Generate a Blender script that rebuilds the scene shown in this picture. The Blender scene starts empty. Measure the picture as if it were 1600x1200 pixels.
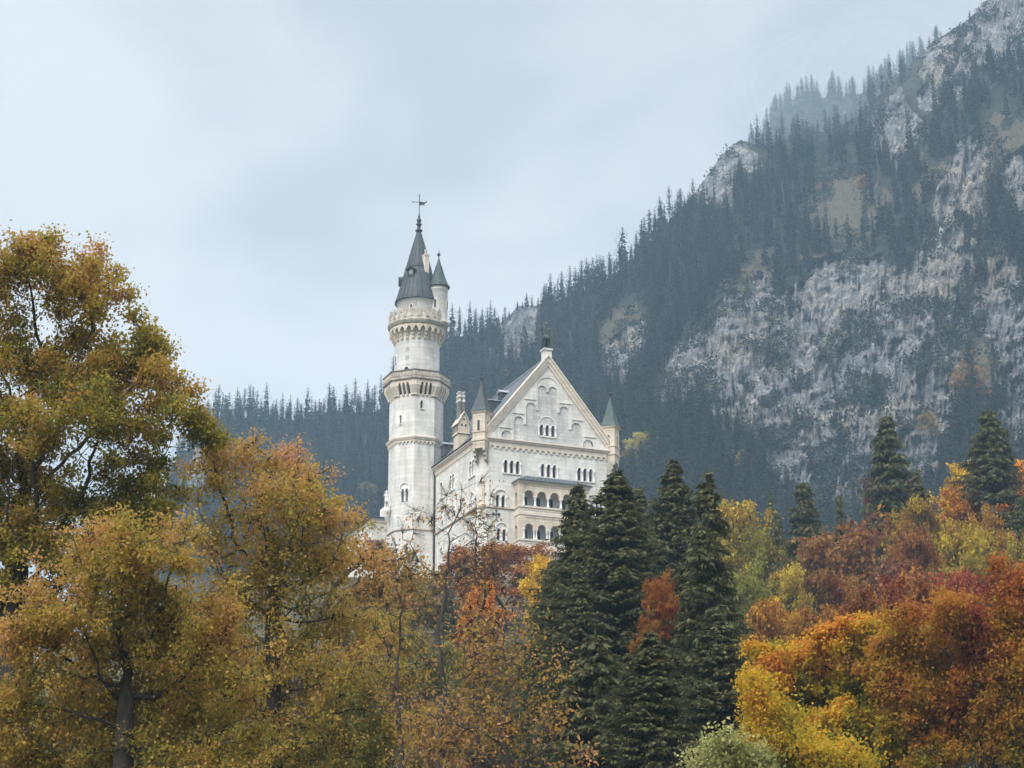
import bpy, math, random
import numpy as np
from mathutils import Vector
from mathutils.geometry import tessellate_polygon

scene = bpy.context.scene
COL = scene.collection
R = math.radians

# ---------------------------------------------------------------- camera
FPX = 3400.0                      # focal length in photo pixels (1600 wide)
TH = R(17.78)                     # looking up at the hill
CAM = np.array([0.0, 0.0, 1.6])
cam_data = bpy.data.cameras.new('camera')
cam_data.lens = FPX / 1600 * 36.0
cam_data.sensor_width = 36.0
cam_data.clip_end = 9000
cam = bpy.data.objects.new('camera', cam_data)
COL.objects.link(cam)
cam.location = CAM
cam.rotation_euler = (math.pi / 2 + TH, 0, 0)
scene.camera = cam

# ---------------------------------------------------------------- world
SUN_EL, SUN_AZ = R(42), R(212)    # behind the camera, a little to its left (compass angle from +Y)
world = bpy.data.worlds.new('World')
scene.world = world
world.use_nodes = True
wt = world.node_tree
wt.nodes.clear()
def wn(t, **k):
    n = wt.nodes.new(t)
    for a, b in k.items(): setattr(n, a, b)
    return n
w_out = wn('ShaderNodeOutputWorld')
w_bg = wn('ShaderNodeBackground'); w_bg.inputs['Strength'].default_value = 0.1
w_sky = wn('ShaderNodeTexSky', sky_type='NISHITA', sun_disc=False, sun_elevation=SUN_EL, sun_rotation=SUN_AZ)
w_tc = wn('ShaderNodeTexCoord')
w_map = wn('ShaderNodeMapping'); w_map.inputs['Scale'].default_value = (1.0, 1.0, 1.5)
w_map.inputs['Location'].default_value = (12.21, 6.50, 16.55)
w_noise = wn('ShaderNodeTexNoise'); w_noise.inputs['Scale'].default_value = 4.2
w_noise.inputs['Detail'].default_value = 5; w_noise.inputs['Roughness'].default_value = 0.46
w_noise.inputs['Distortion'].default_value = 0.5
w_rng = wn('ShaderNodeMapRange', interpolation_type='SMOOTHSTEP')
w_rng.inputs['From Min'].default_value = 0.38; w_rng.inputs['From Max'].default_value = 0.62
w_mix = wn('ShaderNodeMix', data_type='RGBA')
w_mix.inputs[6].default_value = (2.66, 2.82, 2.98, 1)     # thin cloud
w_mix.inputs[7].default_value = (3.75, 3.8, 3.86, 1)     # bright cloud
w_sep = wn('ShaderNodeSeparateXYZ')
w_z = wn('ShaderNodeMapRange')                          # overcast sky: brighter towards the zenith
w_z.inputs['From Min'].default_value = 0.50; w_z.inputs['From Max'].default_value = 1.0
w_z.inputs['To Min'].default_value = 1.0; w_z.inputs['To Max'].default_value = 4.9
w_mul = wn('ShaderNodeVectorMath', operation='SCALE')
w_over = wn('ShaderNodeMix', data_type='RGBA'); w_over.inputs[0].default_value = 0.94
L = wt.links.new
L(w_tc.outputs['Generated'], w_map.inputs['Vector']); L(w_map.outputs[0], w_noise.inputs['Vector'])
L(w_noise.outputs['Fac'], w_rng.inputs['Value']); L(w_rng.outputs[0], w_mix.inputs[0])
L(w_tc.outputs['Generated'], w_sep.inputs[0]); L(w_sep.outputs['Z'], w_z.inputs['Value'])
L(w_mix.outputs[2], w_mul.inputs[0]); L(w_z.outputs[0], w_mul.inputs['Scale'])
L(w_sky.outputs[0], w_over.inputs[6]); L(w_mul.outputs[0], w_over.inputs[7])
L(w_over.outputs[2], w_bg.inputs['Color']); L(w_bg.outputs[0], w_out.inputs['Surface'])

# ---------------------------------------------------------------- sun (veiled by cloud: wide angle)
sd = bpy.data.lights.new('sun', 'SUN')
sd.energy = 1.5; sd.angle = R(24); sd.color = (1.0, 0.96, 0.90)
sun = bpy.data.objects.new('sun', sd); COL.objects.link(sun)
sun_dir = Vector((math.sin(SUN_AZ) * math.cos(SUN_EL), math.cos(SUN_AZ) * math.cos(SUN_EL), math.sin(SUN_EL)))
sun.rotation_euler = sun_dir.to_track_quat('Z', 'Y').to_euler()
sun.location = (0, -60, 200)

vs = scene.view_settings
scene.display_settings.display_device = 'sRGB'
vs.view_transform = 'Standard'; vs.look = 'None'; vs.gamma = 1; vs.use_curve_mapping = False
vs.exposure = 1.2
cy = scene.cycles
cy.use_denoising = True
cy.max_bounces = 6; cy.diffuse_bounces = 4; cy.transparent_max_bounces = 8; cy.volume_bounces = 3
cy.use_adaptive_sampling = True; cy.adaptive_threshold = 0.012

# ---------------------------------------------------------------- picture ray -> place in the valley
def ray(px, py):
    x = (np.asarray(px, float) - 800) / FPX; y = (600 - np.asarray(py, float)) / FPX
    c, s = math.cos(TH), math.sin(TH)
    return np.stack(np.broadcast_arrays(x, c - y * s, s + y * c), -1)
def at(px, py, Y):
    r = ray(px, py)
    return CAM + r * (np.asarray(Y, float) / r[..., 1])[..., None]
def project(P):
    d = np.asarray(P, float) - CAM; c, s = math.cos(TH), math.sin(TH)
    dep = d[..., 1] * c + d[..., 2] * s; up = -d[..., 1] * s + d[..., 2] * c
    return 800 + FPX * d[..., 0] / dep, 600 - FPX * up / dep

# ---------------------------------------------------------------- object helpers
def put(o, label=None, cat=None, group=None, kind=None):
    if label: o['label'] = label
    if cat: o['category'] = cat
    if group: o['group'] = group
    if kind: o['kind'] = kind
    return o
def empty(name, loc, rz=0.0):
    o = bpy.data.objects.new(name, None); COL.objects.link(o)
    o.location = loc; o.rotation_euler = (0, 0, rz); o.empty_display_size = 1
    return o
def link_mesh(name, me, mat, parent=None):
    o = bpy.data.objects.new(name, me); COL.objects.link(o)
    if mat is not None and not len(me.materials): me.materials.append(mat)
    if parent is not None: o.parent = parent
    return o
class MB:
    """collects polygons of one mesh"""
    def __init__(self): self.v = []; self.f = []; self.sm = []
    def add(self, vs, fs, smooth=False):
        n = len(self.v); self.v += [tuple(map(float, p)) for p in vs]
        self.f += [tuple(i + n for i in f) for f in fs]; self.sm += [smooth] * len(fs)
        return self
    def box(self, a, b):
        (x0, y0, z0), (x1, y1, z1) = a, b
        return self.add([(x0,y0,z0),(x1,y0,z0),(x1,y1,z0),(x0,y1,z0),(x0,y0,z1),(x1,y0,z1),(x1,y1,z1),(x0,y1,z1)],
            [(0,3,2,1),(4,5,6,7),(0,1,5,4),(1,2,6,5),(2,3,7,6),(3,0,4,7)])
    def rbox(self, c, half, ang, z0, z1, half1=None):
        """box turned by ang about z, optionally tapering"""
        h1 = half1 or half; vs = []
        for (hx, hy), z in ((half, z0), (h1, z1)):
            for sx, sy in ((-1,-1),(1,-1),(1,1),(-1,1)):
                x, y = sx*hx, sy*hy
                vs.append((c[0] + x*math.cos(ang) - y*math.sin(ang), c[1] + x*math.sin(ang) + y*math.cos(ang), z))
        return self.add(vs, [(0,3,2,1),(4,5,6,7),(0,1,5,4),(1,2,6,5),(2,3,7,6),(3,0,4,7)])
    def lathe(self, prof, c=(0,0), n=24, ph=0.0, smooth=True, a0=0.0, a1=2*math.pi):
        full = abs(a1 - a0 - 2*math.pi) < 1e-6; m = n if full else n + 1; vs = []
        for r, z in prof:
            for i in range(m):
                a = ph + a0 + (a1 - a0) * i / n
                vs.append((c[0] + r*math.cos(a), c[1] + r*math.sin(a), z))
        fs = []
        for k in range(len(prof) - 1):
            for i in range(n):
                j = (i + 1) % m
                fs.append((k*m+i, k*m+j, (k+1)*m+j, (k+1)*m+i))
        return self.add(vs, fs, smooth)
    def tube(self, pts, rad, n=6, smooth=True, cap=True):
        pts = [Vector(p) for p in pts]; vs = []; fs = []
        if not hasattr(rad, '__len__'): rad = [rad] * len(pts)
        u = None
        for i, p in enumerate(pts):
            t = (pts[min(i+1, len(pts)-1)] - pts[max(i-1, 0)]).normalized()
            if u is None: u = t.orthogonal().normalized()
            else:
                u = u - t * u.dot(t)
                u = u.normalized() if u.length > 1e-6 else t.orthogonal().normalized()
            w = t.cross(u)
            for k in range(n):
                a = 2*math.pi*k/n
                vs.append(p + (u*math.cos(a) + w*math.sin(a)) * rad[i])
        for i in range(len(pts)-1):
            for k in range(n):
                k2 = (k+1) % n
                fs.append((i*n+k, i*n+k2, (i+1)*n+k2, (i+1)*n+k))
        if cap: fs.append(tuple(range(n))[::-1]); fs.append(tuple((len(pts)-1)*n + k for k in range(n)))
        return self.add(vs, fs, smooth)
    def ball(self, c, r, n=10, m=6, sq=(1,1,1)):
        vs = [(c[0] + r*sq[0]*math.sin(math.pi*j/m)*math.cos(2*math.pi*i/n), c[1] + r*sq[1]*math.sin(math.pi*j/m)*math.sin(2*math.pi*i/n), c[2] + r*sq[2]*math.cos(math.pi*j/m))
              for j in range(m+1) for i in range(n)]
        return self.add(vs, [(j*n+i, (j+1)*n+i, (j+1)*n+(i+1) % n, j*n+(i+1) % n) for j in range(m) for i in range(n)], True)
    def prism(self, fr, poly, d0, d1):
        """2-D outline in a wall frame, from depth d0 to d1 (negative = proud of the wall)"""
        tri = tessellate_polygon([[Vector((x, y, 0)) for x, y in poly]]); n = len(poly)
        vs = [fr.p(x, y, d0) for x, y in poly] + [fr.p(x, y, d1) for x, y in poly]
        fs = [tuple(t) for t in tri] + [tuple(n + i for i in t) for t in tri]
        fs += [(i, (i+1) % n, n + (i+1) % n, n + i) for i in range(n)]
        return self.add(vs, fs)
    def panel(self, fr, outer, holes, d=0.0):
        """wall face with openings; holes = [(outline, reveal depth)]"""
        loops = [outer] + [h for h, _ in holes]
        tri = tessellate_polygon([[Vector((x, y, 0)) for x, y in lp] for lp in loops])
        flat = [q for lp in loops for q in lp]
        self.add([fr.p(x, y, d) for x, y in flat], [tuple(t) for t in tri])
        for h, dep in holes:
            n = len(h)
            self.add([fr.p(x, y, d) for x, y in h] + [fr.p(x, y, d + dep) for x, y in h],
                     [(i, (i+1) % n, n + (i+1) % n, n + i) for i in range(n)])
        return self
    def build(self, name, mat, parent=None, shift=None):
        me = bpy.data.meshes.new(name)
        v = self.v
        if shift is not None: v = [(p[0]-shift[0], p[1]-shift[1], p[2]-shift[2]) for p in v]
        me.from_pydata(v, [], self.f)
        me.polygons.foreach_set('use_smooth', self.sm)
        me.validate(); me.update()
        return link_mesh(name, me, mat, parent)
class Fr:
    """wall frame: origin, right, up; depth runs along inward"""
    def __init__(s, o, ex, inward):
        s.o, s.ex, s.n = np.array(o, float), np.array(ex, float), np.array(inward, float)
    def p(s, x, y, d): return s.o + s.ex * x + np.array([0, 0, y]) + s.n * d
def arch(x0, x1, z0, zt, n=8):
    r = (x1 - x0) / 2; cx = (x0 + x1) / 2; zs = zt - r
    return [(x0, z0), (x1, z0)] + [(cx + r*math.cos(math.pi*i/n), zs + r*math.sin(math.pi*i/n)) for i in range(n+1)]
def arch_ring(x0, x1, z0, zt, t, n=10):
    """outline of an arch band of thickness t standing outside an opening"""
    o = arch(x0 - t, x1 + t, z0, zt + t, n)[1:] + [(x0 - t, z0)]
    i = arch(x0, x1, z0, zt, n)[1:] + [(x0, z0)]
    return o + i[::-1]
def quad_mesh(name, q, tone=None, tri=False):
    """q: (N,4,3) array -> mesh, tone: one number per face"""
    q = np.asarray(q, np.float32); n = len(q); k = q.shape[1]
    me = bpy.data.meshes.new(name)
    me.vertices.add(n*k); me.vertices.foreach_set('co', q.reshape(-1))
    me.loops.add(n*k); me.loops.foreach_set('vertex_index', np.arange(n*k, dtype=np.int32))
    me.polygons.add(n); me.polygons.foreach_set('loop_start', np.arange(0, n*k, k, dtype=np.int32))
    me.polygons.foreach_set('loop_total', np.full(n, k, np.int32))
    me.update(calc_edges=True)
    if tone is not None:
        a = me.attributes.new('tone', 'FLOAT', 'FACE'); a.data.foreach_set('value', np.asarray(tone, np.float32))
    return me
def grid_mesh(name, P, attrs=None):
    """P: (rows, cols, 3)"""
    r, c = P.shape[:2]
    idx = np.arange(r*c).reshape(r, c)
    f = np.stack([idx[:-1,:-1], idx[:-1,1:], idx[1:,1:], idx[1:,:-1]], -1).reshape(-1, 4)
    me = bpy.data.meshes.new(name)
    me.vertices.add(r*c); me.vertices.foreach_set('co', P.reshape(-1).astype(np.float32))
    me.loops.add(f.size); me.loops.foreach_set('vertex_index', f.reshape(-1).astype(np.int32))
    me.polygons.add(len(f)); me.polygons.foreach_set('loop_start', np.arange(0, f.size, 4, dtype=np.int32))
    me.polygons.foreach_set('loop_total', np.full(len(f), 4, np.int32))
    me.polygons.foreach_set('use_smooth', np.ones(len(f), bool))
    me.update(calc_edges=True)
    for k, a in (attrs or {}).items():
        t = me.attributes.new(k, 'FLOAT', 'POINT'); t.data.foreach_set('value', a.reshape(-1).astype(np.float32))
    return me
_tab = np.random.RandomState(7).rand(8, 256, 256)
def vnoise(x, y, k=0):
    xi = np.floor(x).astype(int); yi = np.floor(y).astype(int); fx = x - xi; fy = y - yi
    fx = fx*fx*(3-2*fx); fy = fy*fy*(3-2*fy); t = _tab[k % 8]
    a = t[xi % 256, yi % 256]; b = t[(xi+1) % 256, yi % 256]; c = t[xi % 256, (yi+1) % 256]; d = t[(xi+1) % 256, (yi+1) % 256]
    return (a*(1-fx)+b*fx)*(1-fy) + (c*(1-fx)+d*fx)*fy
def fbm(x, y, o=4, k=0, g=0.5):
    s = 0; a = 1; tot = 0
    for i in range(o):
        s = s + a*vnoise(x*2**i + 17.3*i, y*2**i + 5.1*i, k+i); tot += a; a *= g
    return s / tot
def sstep(x): x = np.clip(x, 0, 1); return x*x*(3-2*x)

# ---------------------------------------------------------------- materials
def new_mat(name):
    m = bpy.data.materials.new(name); m.use_nodes = True
    nt = m.node_tree; b = nt.nodes['Principled BSDF']
    return m, nt, b
def ramp(nt, stops):
    r = nt.nodes.new('ShaderNodeValToRGB'); e = r.color_ramp.elements
    while len(e) < len(stops): e.new(0.5)
    for k, (p, c) in enumerate(stops): e[k].position = p; e[k].color = (*c, 1)
    return r
def noise_mat(name, stops, scale=(1,1,1), nscale=1.0, detail=5, rough=0.85, bump=0.0, metallic=0.0, spec=0.3, rgh=0.6):
    m, nt, b = new_mat(name); lk = nt.links.new
    tc = nt.nodes.new('ShaderNodeTexCoord'); mp = nt.nodes.new('ShaderNodeMapping'); mp.inputs['Scale'].default_value = scale
    n = nt.nodes.new('ShaderNodeTexNoise'); n.inputs['Scale'].default_value = nscale; n.inputs['Detail'].default_value = detail
    n.inputs['Roughness'].default_value = rgh
    r = ramp(nt, stops)
    lk(tc.outputs['Object'], mp.inputs[0]); lk(mp.outputs[0], n.inputs['Vector']); lk(n.outputs['Fac'], r.inputs[0]); lk(r.outputs[0], b.inputs['Base Color'])
    b.inputs['Roughness'].default_value = rough; b.inputs['Metallic'].default_value = metallic
    b.inputs['Specular IOR Level'].default_value = spec
    if bump:
        bp = nt.nodes.new('ShaderNodeBump'); bp.inputs['Strength'].default_value = bump; bp.inputs['Distance'].default_value = 0.05
        lk(n.outputs['Fac'], bp.inputs['Height']); lk(bp.outputs[0], b.inputs['Normal'])
    return m
def stone_mat(name, light, dark, mortar, bw=1.5, bh=0.72, contrast=1.0, ang=0.0):
    """ashlar: block-to-block tone, weather streaks, faint joints"""
    m, nt, b = new_mat(name); lk = nt.links.new
    tc = nt.nodes.new('ShaderNodeTexCoord')
    # wall coordinate: (along wall, height) for walls of any bearing
    sp = nt.nodes.new('ShaderNodeSeparateXYZ'); lk(tc.outputs['Object'], sp.inputs[0])
    ad = nt.nodes.new('ShaderNodeMath'); ad.operation = 'ADD'; lk(sp.outputs['X'], ad.inputs[0]); lk(sp.outputs['Y'], ad.inputs[1])
    cb = nt.nodes.new('ShaderNodeCombineXYZ'); lk(ad.outputs[0], cb.inputs['X']); lk(sp.outputs['Z'], cb.inputs['Y'])
    br = nt.nodes.new('ShaderNodeTexBrick'); br.inputs['Scale'].default_value = 1.0
    br.inputs['Brick Width'].default_value = bw; br.inputs['Row Height'].default_value = bh; br.inputs['Mortar Size'].default_value = 0.02
    br.inputs['Color1'].default_value = (*light, 1); br.inputs['Color2'].default_value = (*dark, 1); br.inputs['Mortar'].default_value = (*mortar, 1)
    lk(cb.outputs[0], br.inputs['Vector'])
    mp = nt.nodes.new('ShaderNodeMapping'); mp.inputs['Scale'].default_value = (1.3, 1.3, 0.16); lk(tc.outputs['Object'], mp.inputs[0])
    n1 = nt.nodes.new('ShaderNodeTexNoise'); n1.inputs['Scale'].default_value = 1.0; n1.inputs['Detail'].default_value = 6; lk(mp.outputs[0], n1.inputs['Vector'])
    n2 = nt.nodes.new('ShaderNodeTexNoise'); n2.inputs['Scale'].default_value = 0.35; n2.inputs['Detail'].default_value = 4; lk(tc.outputs['Object'], n2.inputs['Vector'])
    r1 = ramp(nt, [(0.28, (0.74, 0.73, 0.72)), (0.5, (0.98, 0.98, 0.97)), (0.75, (1.05, 1.04, 1.01))]); lk(n1.outputs['Fac'], r1.inputs[0])
    r2 = ramp(nt, [(0.3, (0.80, 0.795, 0.78)), (0.65, (1, 1, 1))]); lk(n2.outputs['Fac'], r2.inputs[0])
    m1 = nt.nodes.new('ShaderNodeMix'); m1.data_type = 'RGBA'; m1.blend_type = 'MULTIPLY'; m1.inputs[0].default_value = contrast
    m2 = nt.nodes.new('ShaderNodeMix'); m2.data_type = 'RGBA'; m2.blend_type = 'MULTIPLY'; m2.inputs[0].default_value = contrast
    lk(br.outputs['Color'], m1.inputs[6]); lk(r1.outputs[0], m1.inputs[7]); lk(m1.outputs[2], m2.inputs[6]); lk(r2.outputs[0], m2.inputs[7])
    lk(m2.outputs[2], b.inputs['Base Color']); b.inputs['Roughness'].default_value = 0.9; b.inputs['Specular IOR Level'].default_value = 0.2
    return m
M = {}
M['lime'] = stone_mat('limestone', (0.81, 0.79, 0.745), (0.69, 0.672, 0.63), (0.53, 0.515, 0.485))
M['lime_rough'] = stone_mat('rough_limestone', (0.66, 0.65, 0.63), (0.52, 0.515, 0.50), (0.40, 0.395, 0.38), 1.1, 0.55)
M['white'] = noise_mat('white_stone', [(0.3, (0.72, 0.71, 0.68)), (0.7, (0.84, 0.83, 0.80))], nscale=1.5)
M['cream'] = stone_mat('sandstone', (0.74, 0.65, 0.53), (0.64, 0.55, 0.44), (0.5, 0.435, 0.36), 0.8, 0.4)
M['cream_pl'] = noise_mat('sandstone_moulding', [(0.3, (0.56, 0.485, 0.40)), (0.7, (0.74, 0.665, 0.56))], scale=(1,1,2), nscale=0.9)
M['stain'] = noise_mat('weathered_parapet', [(0.3, (0.24, 0.21, 0.175)), (0.62, (0.50, 0.45, 0.38))], nscale=1.3)
M['capmould'] = noise_mat('dark_coping', [(0.3, (0.09, 0.08, 0.07)), (0.7, (0.2, 0.18, 0.155))], nscale=1.1)
M['slate'] = noise_mat('slate', [(0.3, (0.035, 0.04, 0.05)), (0.7, (0.075, 0.08, 0.095))], scale=(1,1,1), nscale=2.0, rough=0.5, spec=0.4)
M['lead'] = noise_mat('lead_sheet', [(0.3, (0.17, 0.185, 0.215)), (0.7, (0.29, 0.31, 0.345))], nscale=0.8, rough=0.5)
M['copper'] = noise_mat('weathered_copper', [(0.25, (0.035, 0.044, 0.048)), (0.6, (0.065, 0.08, 0.085)), (0.85, (0.12, 0.142, 0.145))], scale=(2,2,0.25), nscale=1.2, rough=0.55)
M['copper_green'] = noise_mat('green_copper', [(0.25, (0.035, 0.052, 0.05)), (0.6, (0.065, 0.098, 0.094)), (0.9, (0.11, 0.155, 0.145))], scale=(2,2,0.25), nscale=1.2, rough=0.55)
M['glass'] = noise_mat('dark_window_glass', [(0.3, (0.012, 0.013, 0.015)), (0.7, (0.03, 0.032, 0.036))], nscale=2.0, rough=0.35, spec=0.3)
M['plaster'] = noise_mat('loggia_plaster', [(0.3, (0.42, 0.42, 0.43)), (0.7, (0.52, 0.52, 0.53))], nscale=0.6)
M['iron'] = noise_mat('dark_iron', [(0.3, (0.02, 0.021, 0.023)), (0.7, (0.045, 0.047, 0.05))], nscale=3.0, rough=0.5)
M['bronze'] = noise_mat('bronze_patina', [(0.3, (0.025, 0.032, 0.028)), (0.6, (0.06, 0.075, 0.066)), (0.8, (0.14, 0.17, 0.15))], nscale=3.0, rough=0.5, spec=0.5)
# ================================================================= CASTLE
ALPHA = R(68.2)                                   # compass bearing of the gable front
P0 = at(748.7, 793.5, 320.0)
ROT = math.pi/2 - ALPHA
EU = np.array([math.sin(ALPHA), math.cos(ALPHA), 0]); EV = np.array([-math.cos(ALPHA), math.sin(ALPHA), 0])
ZB = 71.0
def world_of(u, v, z=0.0): return np.array([P0[0], P0[1], 0]) + EU*u + EV*v + np.array([0, 0, z])
SH = (0, 0, ZB)
palace = put(empty('palace', (P0[0], P0[1], ZB), ROT), 'white stone palace with a steep gable, cream loggia and rows of arched windows', 'palace')
W, CH, GC = 22.8, 1.55, 11.4                       # front width, corner chamfer, gable axis
F_FRONT = Fr((0, 0, 0), (1, 0, 0), (0, 1, 0)); F_SIDE = Fr((0, 0, 0), (0, 1, 0), (1, 0, 0))
ZC = 95.65                                        # cornice
holes_f, holes_s = [], []
windows = []                                      # (frame, lights, style ...)
class Win: pass
def triple(fr, holes, x0, sill, top, n=3, step=0.98, lw=0.54):
    w = Win(); w.fr = fr; w.lights = [(x0 + k*step, x0 + k*step + lw, sill, top) for k in range(n)]; w.big = None; w.sill = (x0 - 0.3, x0 + (n-1)*step + lw + 0.35, sill)
    for l in w.lights: holes.append((arch(*l), 0.62))
    windows.append(w)
def double(fr, holes, x0, x1, sill, top, ltop, n=2):
    w = Win(); w.fr = fr; w.big = (x0, x1, sill, top); holes.append((arch(x0, x1, sill, top, 10), 0.16))
    m = 0.26; g = 0.42; lw = (x1 - x0 - 2*m - (n-1)*g) / n
    w.lights = [(x0 + m + k*(lw+g), x0 + m + k*(lw+g) + lw, sill + 0.05, ltop) for k in range(n)]; w.sill = (x0 - 0.12, x1 + 0.12, sill)
    windows.append(w)
for x0 in (4.08, 10.22, 16.36): triple(F_FRONT, holes_f, x0, 90.4, 92.5)
double(F_FRONT, holes_f, 2.52, 4.55, 84.92, 87.68, 86.9)
double(F_FRONT, holes_f, 2.68, 4.7, 79.66, 82.5, 81.6)
double(F_FRONT, holes_f, 18.2, 20.2, 84.92, 87.68, 86.9)
for c in (3.15, 11.95, ):
    triple(F_SIDE, holes_s, c - 1.05, 90.15, 92.75, 2, 1.12, 0.95)
triple(F_SIDE, holes_s, 16.3, 90.15, 92.75, 1, 1.0, 1.0)
for c in (2.85, 11.3): double(F_SIDE, holes_s, c - 1.15, c + 1.15, 84.98, 87.5, 86.6)
double(F_SIDE, holes_s, 15.9, 17.4, 84.98, 87.2, 86.5, 1)
for c in (3.0, 11.3): double(F_SIDE, holes_s, c - 1.15, c + 1.15, 79.5, 82.5, 81.5)
double(F_SIDE, holes_s, 15.9, 17.4, 79.5, 82.0, 81.4, 1)
for c in (3.0, 7.3, 11.3): double(F_SIDE, holes_s, c - 0.8, c + 0.8, 75.2, 77.6, 76.9, 1)
# --- body
mb = MB()
mb.panel(F_FRONT, [(CH, ZB), (W - CH, ZB), (W - CH, ZC), (CH, ZC)], holes_f)
mb.panel(F_SIDE, [(CH, ZB), (26, ZB), (26, ZC), (CH, ZC)], holes_s)
mb.add([(CH, 0, ZB), (0, CH, ZB), (0, CH, ZC), (CH, 0, ZC)], [(0, 1, 2, 3)])
mb.add([(W-CH, 0, ZB), (W, CH, ZB), (W, CH, ZC), (W-CH, 0, ZC)], [(0, 1, 2, 3)])
mb.add([(W, CH, ZB), (W, 48, ZB), (W, 48, ZC), (W, CH, ZC), (0, 48, ZB), (0, 48, ZC), (0, 26, ZB), (0, 26, ZC)], [(0,1,2,3), (1,4,5,2), (4,6,7,5)])
# --- gable with the stepped blind arcade
def steps():
    a = []
    def half(s):
        pts = [(3.67, 95.9)]
        def arcp(x0, x1, zt):
            r = (x1-x0)/2; return [((x0+x1)/2 - r*math.cos(math.pi*i/8), zt - r + r*math.sin(math.pi*i/8)) for i in range(9)]
        pts += arcp(3.67, 5.42, 97.3) + [(5.42, 96.0), (5.77, 96.0)]
        pts += arcp(5.77, 7.38, 99.8) + [(7.38, 98.6), (7.76, 98.6)]
        pts += arcp(7.76, 9.44, 102.26) + [(9.44, 101.1), (9.78, 101.1)]
        pts += arcp(9.78, 11.2, 105.27) + [(11.2, 104.3)]
        return pts
    h = half(1)
    return h + [(2*GC - x, z) for x, z in h[::-1]]
recess = steps()
g_in = [(0.9, ZC), (W - 0.9, ZC), (GC, 109.1)]
mb.panel(Fr((0, 0.12, 0), (1, 0, 0), (0, 1, 0)), g_in, [(recess, 0.2)])
wall = mb.build('wall', M['lime'], palace, SH)
glights = [(10.18, 10.70, 97.15, 98.95), (11.14, 11.66, 97.15, 98.95), (12.10, 12.62, 97.15, 98.95)]
m2 = MB(); fr_rec = Fr((0, 0.31, 0), (1, 0, 0), (0, 1, 0))
m2.panel(fr_rec, [(3.5, 95.7), (19.3, 95.7), (17.2, 100.4), (13.3, 105.6), (9.5, 105.6), (5.6, 100.4)], [(arch(*l), 0.5) for l in glights])
m2.build('blind_arcade', M['lime_rough'], palace, SH)
# big moulded arch, label mouldings over the steps
m2 = MB(); fg = Fr((0, 0.12, 0), (1, 0, 0), (0, 1, 0))
m2.prism(fg, arch_ring(9.52, 13.28, 101.15, 106.62, 0.13), -0.1, 0.02).build('arch_moulding', M['lime'], palace, SH)
for x0, x1, z in ((7.43, 9.44, 102.83), (5.42, 7.42, 100.33), (3.35, 5.42, 97.78), (13.4, 15.45, 102.83), (15.45, 17.45, 100.33), (17.5, 19.6, 97.78)):
    MB().prism(fg, [(x0, z-0.13), (x1, z-0.13), (x1, z), (x0, z)], -0.14, 0.02).build('drip_moulding', M['lime'], palace, SH)
gw = Win(); gw.fr = fr_rec; gw.lights = glights; gw.big = None; gw.sill = (9.95, 12.9, 97.08); gw.over = (10.0, 12.8, 98.4, 100.25); windows.append(gw)
def make_window(w, parent, shift, dark=M['glass']):
    fr = w.fr; f = MB(); d0 = 0.16 if w.big else 0.0
    if w.big:
        x0, x1, s, t = w.big
        q = MB(); f.panel(fr, arch(x0, x1, s, t, 10), [(arch(a, b, c, d), 0.45) for a, b, c, d in w.lights], 0.155)
        f.prism(fr, arch_ring(x0, x1, s + (t-s)*0.62, t, 0.13), -0.07, 0.03)
    for a, b, c, d in w.lights:
        f.prism(fr, arch_ring(a, b, d - (b-a)*0.9, d, 0.13), d0 - 0.09, d0 + 0.04)
    if getattr(w, 'over', None):
        f.prism(fr, arch_ring(*w.over, 0.12), -0.1, 0.02)
    # shafts with base and capital between and beside the lights
    ls = w.lights; xs = []
    if len(ls) > 1:
        gap = ls[1][0] - ls[0][1]
        xs = [ls[0][0] - gap/2] + [l[1] + gap/2 for l in ls] if not w.big else [ls[0][0] - 0.1] + [l[1] + gap/2 for l in ls[:-1]] + [ls[-1][1] + 0.1]
    for x in xs:
        a, b, c, d = ls[0]; zt = d - (b-a)*0.62; p = fr.p(x, 0, d0 - 0.06)
        f.lathe([(0.0, c+0.02), (0.17, c+0.02), (0.17, c+0.1), (0.115, c+0.17), (0.10, zt-0.3), (0.14, zt-0.26), (0.12, zt-0.22), (0.2, zt-0.04), (0.2, zt), (0, zt)], (p[0], p[1]), 8)
    f.prism(fr, [(w.sill[0], w.sill[2]-0.13), (w.sill[1], w.sill[2]-0.13), (w.sill[1], w.sill[2]), (w.sill[0], w.sill[2])], d0 - 0.2, d0 + 0.06)
    wo = f.build('window', M['white'], parent, shift)
    g = MB()
    for a, b, c, d in ls:
        g.prism(fr, arch(a - 0.02, b + 0.02, c - 0.02, d + 0.02), d0 + 0.42, d0 + 0.47)
        cx = (a+b)/2
    g.build('pane', dark, wo, shift)
    b2 = MB()
    for a, b, c, d in ls:
        cx = (a+b)/2
        b2.prism(fr, [(cx-0.03, c), (cx+0.03, c), (cx+0.03, d-0.05), (cx-0.03, d-0.05)], d0 + 0.36, d0 + 0.41)
        b2.prism(fr, [(a, c+(d-c)*0.55), (b, c+(d-c)*0.55), (b, c+(d-c)*0.55+0.06), (a, c+(d-c)*0.55+0.06)], d0 + 0.37, d0 + 0.415)
    b2.build('frame', M['iron'], wo, shift)
    return wo
for w in windows: make_window(w, palace, SH)
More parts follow.
